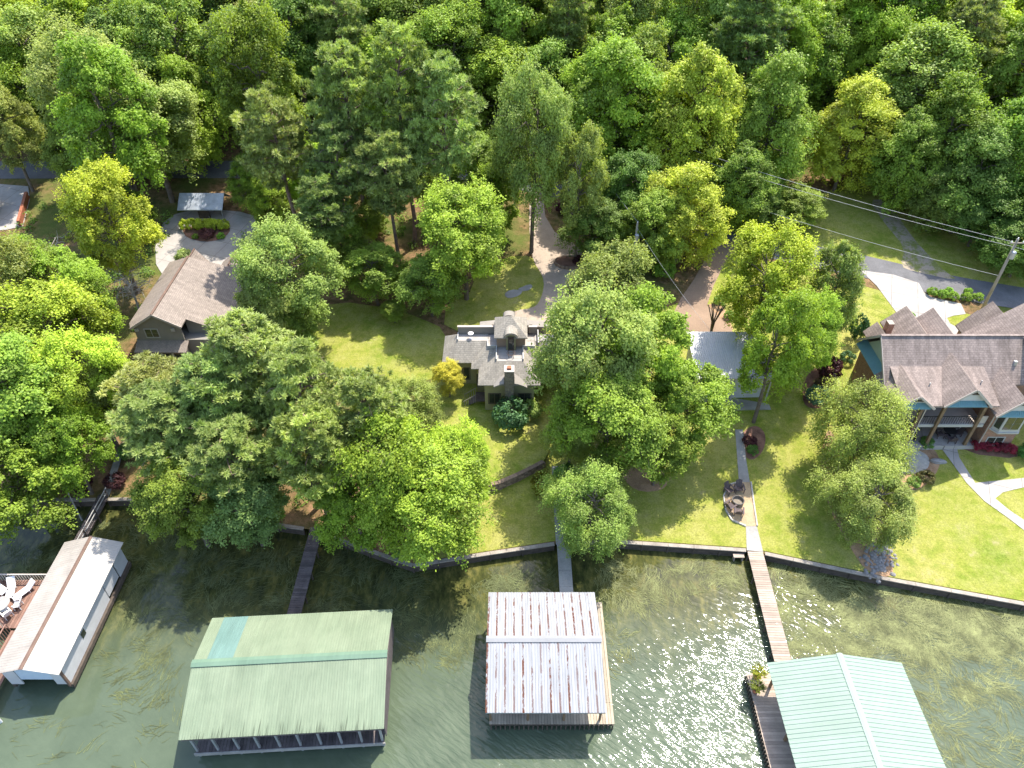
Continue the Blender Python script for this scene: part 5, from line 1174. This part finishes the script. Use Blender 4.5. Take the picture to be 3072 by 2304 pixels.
# ------------------------------------------------------------------ utility poles and wires
def upole(x, y, hgt, label, arm=True):
    g = ground(x, y); e = thing('utility_pole', (x, y, g), label, 'utility pole', 'utility poles')
    MB().tube([(0, 0, -.5), (.03, 0, hgt * .5), (0, 0, hgt)], [.19, .16, .12], 10).build('pole', 'pole_wood', e, local=True, smooth=True)
    MB().lathe((.05, -.32, hgt - 2.1), [(.05, 0), (.24, .02), (.25, .75), (.2, .82), (.05, .9)], 14).build('transformer', 'grey_metal', e, local=True)
    MB().box(-.04, .04, -.16, -.05, hgt - 1.9, hgt - 1.3).build('bracket', 'grey_metal', e, local=True)
    if arm: MB().box(-.75, .75, -.2, -.1, hgt - .45, hgt - .32).build('crossarm', 'pole_wood', e, local=True)
    for xx in ((-.6, 0, .6) if arm else (0,)): MB().lathe((xx, -.15 if xx else 0, hgt - .32 if xx else hgt), [(.05, 0), (.08, .06), (.04, .12), (.06, .18)], 8).build('insulator', 'plastic', e, local=True)
    return Vector((x, y, g + hgt))
P1 = upole(51.7, 66.4, 9.6, 'large utility pole beside the road at the right'); P2 = upole(14.0, 73.6, 7.6, 'small utility pole behind the olive tree', False); P3 = upole(7.5, 94.5, 10, 'utility pole hidden in the trees by the road')
P4 = Vector((95, 48, 12))
def wire(a, b, sag, label, th=.017):
    pts = [a + (b - a) * k / 24 - Vector((0, 0, sag * 4 * (k / 24) * (1 - k / 24))) for k in range(25)]
    m = MB(); m.tube(pts, th, 5); o = m.build('power_line', 'wire', None, origin=tuple(pts[12])); tag(o, label, 'cable', 'overhead power lines')
V = Vector
wire(P1 + V((-.6, -.15, -.2)), P3 + V((0, 0, .1)), .9, 'top power line over the roadside grass'); wire(P1 + V((0, 0, -.9)), P3 + V((0, 0, -1.0)), .9, 'second power line over the roadside grass'); wire(P1 + V((0, 0, -4.4)), P3 + V((0, 0, -4.4)), 1.1, 'lowest power line over the roadside grass')
wire(P1 + V((.6, -.15, -.2)), P4, .8, 'upper power line leaving the large pole to the right'); wire(P1 + V((0, 0, -.9)), P4 + V((0, 0, -1)), .8, 'lower power line leaving the large pole to the right')
wire(P2 + V((0, 0, .1)), P3 + V((0, 0, -2)), .5, 'thin line from the small pole towards the road'); wire(P2 + V((0, 0, -.6)), V((20.5, 60.2, 6.6)), .4, 'thin line from the small pole to the white metal roof', .012)
MB().tube([(0, 0, -.3), (.2, .1, 4.2)], .05, 8).build('pole', 'white', thing('mast', (-38.2, 41.3, 0), 'thin white leaning mast left of the railed walkway', 'mast'), local=True)

# grey enclosure panels under the small pole
e = thing('fence_screen', G(1890, 780), 'grey panel screen at the foot of the small utility pole', 'fence')
for i, (x0, y0, x1, y1) in enumerate(((-1.3, .9, 0, 0), (0, 0, 1.4, .3))):
    for k in range(4):
        a, b = V((x0 + (x1 - x0) * k / 4, y0 + (y1 - y0) * k / 4, .85)), V((x0 + (x1 - x0) * (k + .96) / 4, y0 + (y1 - y0) * (k + .96) / 4, .85)); MB().beam(a, b, .05, 1.7).build('panel', 'panel', e, local=True)
for x, y in ((-1.3, .9), (0, 0), (1.4, .3)): MB().box(x - .05, x + .05, y - .05, y + .05, -.3, 1.75).build('post', 'panel', e, local=True)
# planter ring on the centre drive
c = G(1708, 790); e = thing('planter', c, 'oval brick edged planter with dark red mulch on the centre drive', 'planter')
n = 44
for k in range(n):
    a, b = 2 * math.pi * k / n, 2 * math.pi * (k + .93) / n; f = lambda t_: V((1.75 * math.cos(t_) * 1.0 + .25 * math.sin(t_), 1.25 * math.sin(t_) - .25 * math.cos(t_), .12)); MB().beam(f(a), f(b), .2, .34).build('brick', 'stone_l', e, local=True)
m = MB(); m.add([(1.68 * math.cos(t_) + .25 * math.sin(t_), 1.18 * math.sin(t_) - .25 * math.cos(t_), .2) for t_ in np.linspace(0, 2 * math.pi, 32, endpoint=False)], [tuple(range(32))]); m.build('mulch', 'mulch', e, local=True)
bush(1735, 792, .75, PUR, 'dark red bush inside the oval planter')
# lamp post by the road
e = thing('lamp_post', G(1778, 656), 'small black lamp post beside the top of the centre drive', 'lamp')
MB().tube([(0, 0, -.2), (0, 0, 1.7)], .05, 8).build('post', 'black', e, local=True); MB().lathe((0, 0, 1.7), [(.06, 0), (.14, .05), (.17, .32), (.2, .34), (.03, .46)], 8).build('lantern', 'black', e, local=True)

# curved stone retaining wall: single stones in courses
wp_ = px((1330, 1500), (1420, 1482), (1496, 1467), (1549, 1443), (1599, 1417), (1629, 1400)); e = thing('stone_wall', (wp_[2][0], wp_[2][1], ground(*wp_[2])), 'curved brown stone retaining wall below the terrace lawn', 'wall')
stone_src = [MB().box(-.5, .5, -.16 - random.uniform(0, .04), .16, -.5, .5) for _ in range(4)]
stone_me = []
for sm in stone_src:
    o = sm.build('stone', 'stone_l', e, local=True); stone_me.append(o)
used = 0
for co in range(5):
    for (ax, ay), (bx, by) in zip(wp_[:-1], wp_[1:]):
        L = math.hypot(bx - ax, by - ay); s_ = random.uniform(-.1, 0); ang = math.atan2(by - ay, bx - ax)
        while s_ < L - .1:
            ww = random.uniform(.3, .55); f = (s_ + ww / 2) / L; src = random.choice(stone_me); o = inst(src, e)
            o.location = V((ax + (bx - ax) * f, ay + (by - ay) * f, 1.35 + co * .18)) - e.location; o.rotation_euler = (0, 0, ang + random.uniform(-.06, .06)); o.scale = (ww - .02, 1, .165); s_ += ww
for o in stone_me: bpy.data.objects.remove(o)
for k, (a, b) in enumerate(zip(wp_[:-1], wp_[1:])): MB().beam((*a, 2.26), (*b, 2.26), .4, .07).build('coping', 'stone_l', e)
# rocks
def rock(p, s, label, group=None, seed=0):
    r = np.random.default_rng(seed); bm = bmesh.new(); bmesh.ops.create_icosphere(bm, subdivisions=2, radius=1)
    for v in bm.verts: v.co = V((v.co.x * s[0], v.co.y * s[1], v.co.z * s[2])) * float(1 + r.normal() * .1)
    me = bpy.data.meshes.new('rock'); bm.to_mesh(me); bm.free(); me.materials.append(MAT['rock']); o = bpy.data.objects.new('rock', me); COL.objects.link(o); o.location = V(p) + V((0, 0, s[2] * .45)); o.rotation_euler = (0, 0, float(r.uniform(0, 3))); return tag(o, label, 'rock', group)
o = rock(G(2812, 1387), (.75, .3, .3), 'long grey boulder on the straw bed beside the white path', seed=1); o.rotation_euler = (0, 0, -.1)
m = MB(); rr = np.random.default_rng(9)
for k in range(160):
    p = G(2635 + rr.normal() * 22, 1670 + rr.normal() * 30); q = rr.uniform(.08, .2); m.lathe((p.x, p.y, p.z + .02), [(q, 0), (q * 1.05, q * .4), (q * .5, q * .8)], 6)
tag(m.build('rubble', 'rock'), 'grey rubble stones at the end of the straw bed by the seawall', kind='stuff')

# fire pit with chairs
c = G(2212, 1510)
e = thing('fire_pit', c + V((0, 0, .07)), 'round black fire pit on the sandy patio', 'fire pit')
MB().lathe((0, 0, 0), [(.5, 0), (.52, .32), (.46, .34), (.44, .12)], 24).build('ring', 'stone', e, local=True); m = MB()
for k in range(24):
    a, b = 2 * math.pi * k / 24, 2 * math.pi * (k + 1) / 24; m.beam((.5 * math.cos(a), .5 * math.sin(a), .37), (.5 * math.cos(b), .5 * math.sin(b), .37), .08, .05)
m.build('rim', 'black', e, local=True)
def adirondack():
    a = thing('garden_chair', (0, 0, 0), '', 'chair', 'dark wooden chairs round the fire pit')
    for k in range(5): MB().slab([(-.28 + k * .115, -.3, .36), (-.18 + k * .115, -.3, .36), (-.18 + k * .115, .25, .24), (-.28 + k * .115, .25, .24)], .025).build('seat_slat', 'chair_wood', a, local=True)
    for k in range(5): MB().slab([(-.28 + k * .115, .22, .25), (-.18 + k * .115, .22, .25), (-.18 + k * .115, .52, .98 - abs(k - 2) * .05), (-.28 + k * .115, .52, .98 - abs(k - 2) * .05)], 0, (0, .03, 0)).build('back_slat', 'chair_wood', a, local=True)
    for s_ in (-1, 1):
        MB().box(s_ * .36 - .07, s_ * .36 + .07, -.38, .4, .52, .55).build('armrest', 'chair_wood', a, local=True)
        for y in (-.3, .3): MB().box(s_ * .36 - .025, s_ * .36 + .025, y - .04, y + .04, 0, .52).build('leg', 'chair_wood', a, local=True)
    return a
ad = adirondack()
for i, (x, y, rz, l) in enumerate(((2186, 1478, .6, 'dark wooden chair at the upper left of the fire pit'), (2216, 1474, 0., 'dark wooden chair directly behind the fire pit'), (2188, 1526, 2.2, 'dark wooden chair at the lower left of the fire pit'), (2214, 1543, 2.9, 'dark wooden chair in front of the fire pit'))):
    o = ad if i == 0 else dup(ad, (0, 0, 0)); o.location = G(x, y) + V((0, 0, .08)); o.rotation_euler = (0, 0, rz); o['label'] = l
for x, y, l in ((2178, 1510, 'small round stool left of the fire pit'), (2197, 1544, 'small round stool between the two front chairs')):
    e = thing('stool', G(x, y) + V((0, 0, .08)), l, 'stool', 'stools by the fire pit'); MB().lathe((0, 0, .34), [(.18, 0), (.19, .05), (.16, .07)], 14).build('seat', 'stone_l', e, local=True)
    for k in range(3): a = 2.1 * k; MB().tube([(.12 * math.cos(a), .12 * math.sin(a), .34), (.16 * math.cos(a), .16 * math.sin(a), 0)], .02, 6).build('leg', 'chair_wood', e, local=True)
pe = px((2216, 1448), (2190, 1455), (2170, 1489), (2177, 1533), (2195, 1562), (2237, 1580)); pe2 = px((2252, 1448), (2262, 1520), (2271, 1580))
e = thing('patio_edging', (*pe[3], ground(*pe[3])), 'pale stone edging round the fire pit patio', 'edging'); used = []
for line in (pe, pe2):
    for a, b in zip(line[:-1], line[1:]):
        L = math.hypot(b[0] - a[0], b[1] - a[1]); n = max(1, int(L / .3))
        for k in range(n):
            f0, f1 = k / n, (k + .94) / n; A = (a[0] + (b[0] - a[0]) * f0, a[1] + (b[1] - a[1]) * f0); B = (a[0] + (b[0] - a[0]) * f1, a[1] + (b[1] - a[1]) * f1)
            MB().beam((*A, ground(*A) + .1), (*B, ground(*B) + .1), .13, .14).build('edging_stone', 'sand', e)
# pots on the dock
def pot(p, label, col, kind='terracotta'):
    e = thing('potted_plant', p, label, 'plant', 'potted plants on the mint boathouse deck'); MB().lathe((0, 0, 0), [(.16, 0), (.24, .36), (.26, .38), (.22, .4)], 14).build('pot', kind, e, local=True)
    r = np.random.default_rng(3); n = 130; th = r.uniform(0, 6.28, n); t_ = r.uniform(.1, 1, n); C = np.stack([np.cos(th) * t_ * .6, np.sin(th) * t_ * .6, .45 + .6 * np.sin(t_ * 2.2)], 1); SP = np.stack([np.cos(th), np.sin(th), .4 - t_ * .8], 1)
    me = cards_mesh('fronds', C, np.cross(SP, rdir(r, n)) + [0, 0, .8], np.full(n, .42), np.full(n, .09), r.random(n), rdir(r, n)); o = bpy.data.objects.new('fronds', me); COL.objects.link(o); o.parent = e; o.color = (*col, 1)
pot((17.75, 26.35, .75), 'yellow green potted palm at the corner of the mint roof', (.30, .32, .03)); pot((20.9, 26.75, .75), 'small red potted plant at the end of the long plank dock', (.16, .05, .04)); pot((17.4, 25.3, .75), 'green potted plant on the deck left of the mint roof', (.18, .22, .03))
# porch table and chairs at the brick house
e = thing('patio_table', (41.2, 49.3, 2.72), 'dark round table on the brick house patio', 'table'); MB().lathe((0, 0, .68), [(.6, 0), (.6, .04)], 20).build('tabletop', 'black', e, local=True); MB().tube([(0, 0, 0), (0, 0, .68)], .06, 8).build('pedestal', 'black', e, local=True); MB().lathe((0, 0, 0), [(.3, 0), (.28, .04)], 14).build('base', 'black', e, local=True)
pcs = []
for i, (x, y, a, l) in enumerate(((40.3, 49.2, 1.6, 'dark chair left of the patio table'), (41.1, 48.5, 3.1, 'dark chair in front of the patio table'), (42.0, 49.4, -1.5, 'dark chair right of the patio table'))):
    o = dup(ad, (x, y, 2.72), a, l); o['group'] = 'dark chairs on the brick house patio'
e = thing('grill', (42.6, 50.2, 2.72), 'white covered grill at the back of the brick house patio', 'grill'); MB().box(-.35, .35, -.25, .25, .1, .85).build('cabinet', 'plastic', e, local=True); MB().slab([(-.35, -.25, .86), (.35, -.25, .86), (.25, .15, 1.15), (-.25, .15, 1.15)], .2).build('lid', 'grey_metal', e, local=True)
for x in (-.3, .3): MB().lathe((x, 0, 0), [(.06, 0), (.06, .1)], 8).build('wheel', 'black', e, local=True)
# bare multi-stemmed shrub behind the metal roof
e = thing('bare_shrub', G(2130, 1010), 'bare dark stems standing behind the white metal roof', 'shrub')
for k in range(6): th = k * 1.05; MB().tube([(0, 0, -.2), (.15 * math.cos(th), .15 * math.sin(th), 2), (.9 * math.cos(th), .5 * math.sin(th), 4.2)], [.09, .07, .05], 6).build('stem', 'wood_dark', e, local=True)
# far left: brick edged wall and a corner of an orange roof
e = thing('brick_wall', G(72, 640), 'low brick retaining wall along the pale concrete pad', 'wall')
a, b = G(86, 592), G(62, 682)
for k in range(14):
    for z in range(4):
        f0, f1 = (k + .5 * (z % 2) * .5) / 14.3, (k + .5 * (z % 2) * .5 + .95) / 14.3; A, B = a + (b - a) * f0, a + (b - a) * f1; MB().beam(A + V((0, 0, .12 + z * .23)), B + V((0, 0, .12 + z * .23)), .35, .215).build('block', 'terracotta', e)
e = thing('house', G(-60, 660), 'corner of a house with orange tiled eave at the left edge', 'house'); q = e.location
MB().box(-3, 1.6, -2.5, 2.5, -.5, 2.6).build('wall', 'cream', e, local=True); MB().slab([(2.0, -3, 2.5), (2.0, 3, 2.5), (-3.4, 3, 4.2), (-3.4, -3, 4.2)], .15).build('roof', 'terracotta', e, local=True); MB().box(1.98, 2.1, -3, 3, 2.35, 2.5).build('gutter', 'cream', e, local=True)
pb('step', 'dock', thing('swim_step', (19.1, 37.1, 0), 'small wooden step on the seawall left of the long plank dock', 'step'), (18.6, 19.5, 36.95, 37.35, .55, .62), (18.65, 18.75, 37.0, 37.3, -.5, .548), (19.35, 19.45, 37.0, 37.3, -.5, .546))

# ------------------------------------------------------------------ eelgrass floating at the surface
def weeds(part, mat, label):
    r = np.random.default_rng(21 + part); V_, F_ = [], []
    zones = [  # photo region, number of tufts, strands each, flow direction, length
        ((2310, 3072, 1700, 1960), 430, 15, R(-25), 1.5), ((2480, 3072, 1850, 2080), 170, 12, R(-35), 1.5), ((2700, 3072, 2050, 2300), 70, 8, R(-40), 1.2),
        ((300, 520, 1790, 2120), 38, 13, R(60), 1.1), ((330, 700, 1720, 1900), 40, 9, R(40), 1.1), ((20, 540, 2080, 2300), 30, 4, R(35), 1.0), ((150, 650, 1570, 1760), 120, 12, R(30), 1.0), ((0, 190, 1650, 1780), 50, 12, R(60), 1.0),
        ((620, 1260, 1650, 1830), 140, 12, R(40), 1.0), ((1160, 1420, 1830, 1990), 60, 11, R(-60), .9), ((1420, 1680, 1720, 1790), 50, 12, R(20), .9), ((1800, 2000, 1690, 1830), 60, 13, R(-70), .9), ((2000, 2230, 1680, 1790), 50, 12, R(-15), .9), ((1780, 1900, 1780, 2000), 20, 8, R(-60), .8)]
    for (x0, x1, y0, y1), nt, ns, ang, ln in zones:
        if (x0 > 1700) != bool(part): continue
        for _ in range(nt):
            c = at(r.uniform(x0, x1), r.uniform(y0, y1), .02)
            if c.y > shore(c.x) - .3: continue
            a0 = ang + r.normal() * .55 + .8 * math.sin(c.x * .9 + c.y * .7); cur = r.normal() * .5
            for _ in range(int(ns * r.uniform(.5, 1.6))):
                p = np.array([c.x + r.normal() * .35, c.y + r.normal() * .28]); a = a0 + r.normal() * .28; L = ln * r.uniform(.5, 1.3); w = r.uniform(.010, .026); k = 5; base = len(V_); z = .012 + r.uniform(0, .03)
                for i in range(k + 1):
                    d = np.array([math.cos(a), math.sin(a)]); nn = np.array([-d[1], d[0]]) * w * (1 - .7 * i / k)
                    V_.append((*(p + nn), z)); V_.append((*(p - nn), z)); p = p + d * L / k; a += cur / k + r.normal() * .14
                for i in range(k): F_.append((base + 2 * i, base + 2 * i + 2, base + 2 * i + 3, base + 2 * i + 1))
    me = bpy.data.meshes.new('water_weed'); me.from_pydata(V_, [], F_); me.materials.append(MAT[mat]); o = bpy.data.objects.new('water_weed', me); COL.objects.link(o); tag(o, label, kind='stuff'); print('weed faces', len(F_))
weeds(1, 'weed', 'pale eelgrass mat floating around the long plank dock')
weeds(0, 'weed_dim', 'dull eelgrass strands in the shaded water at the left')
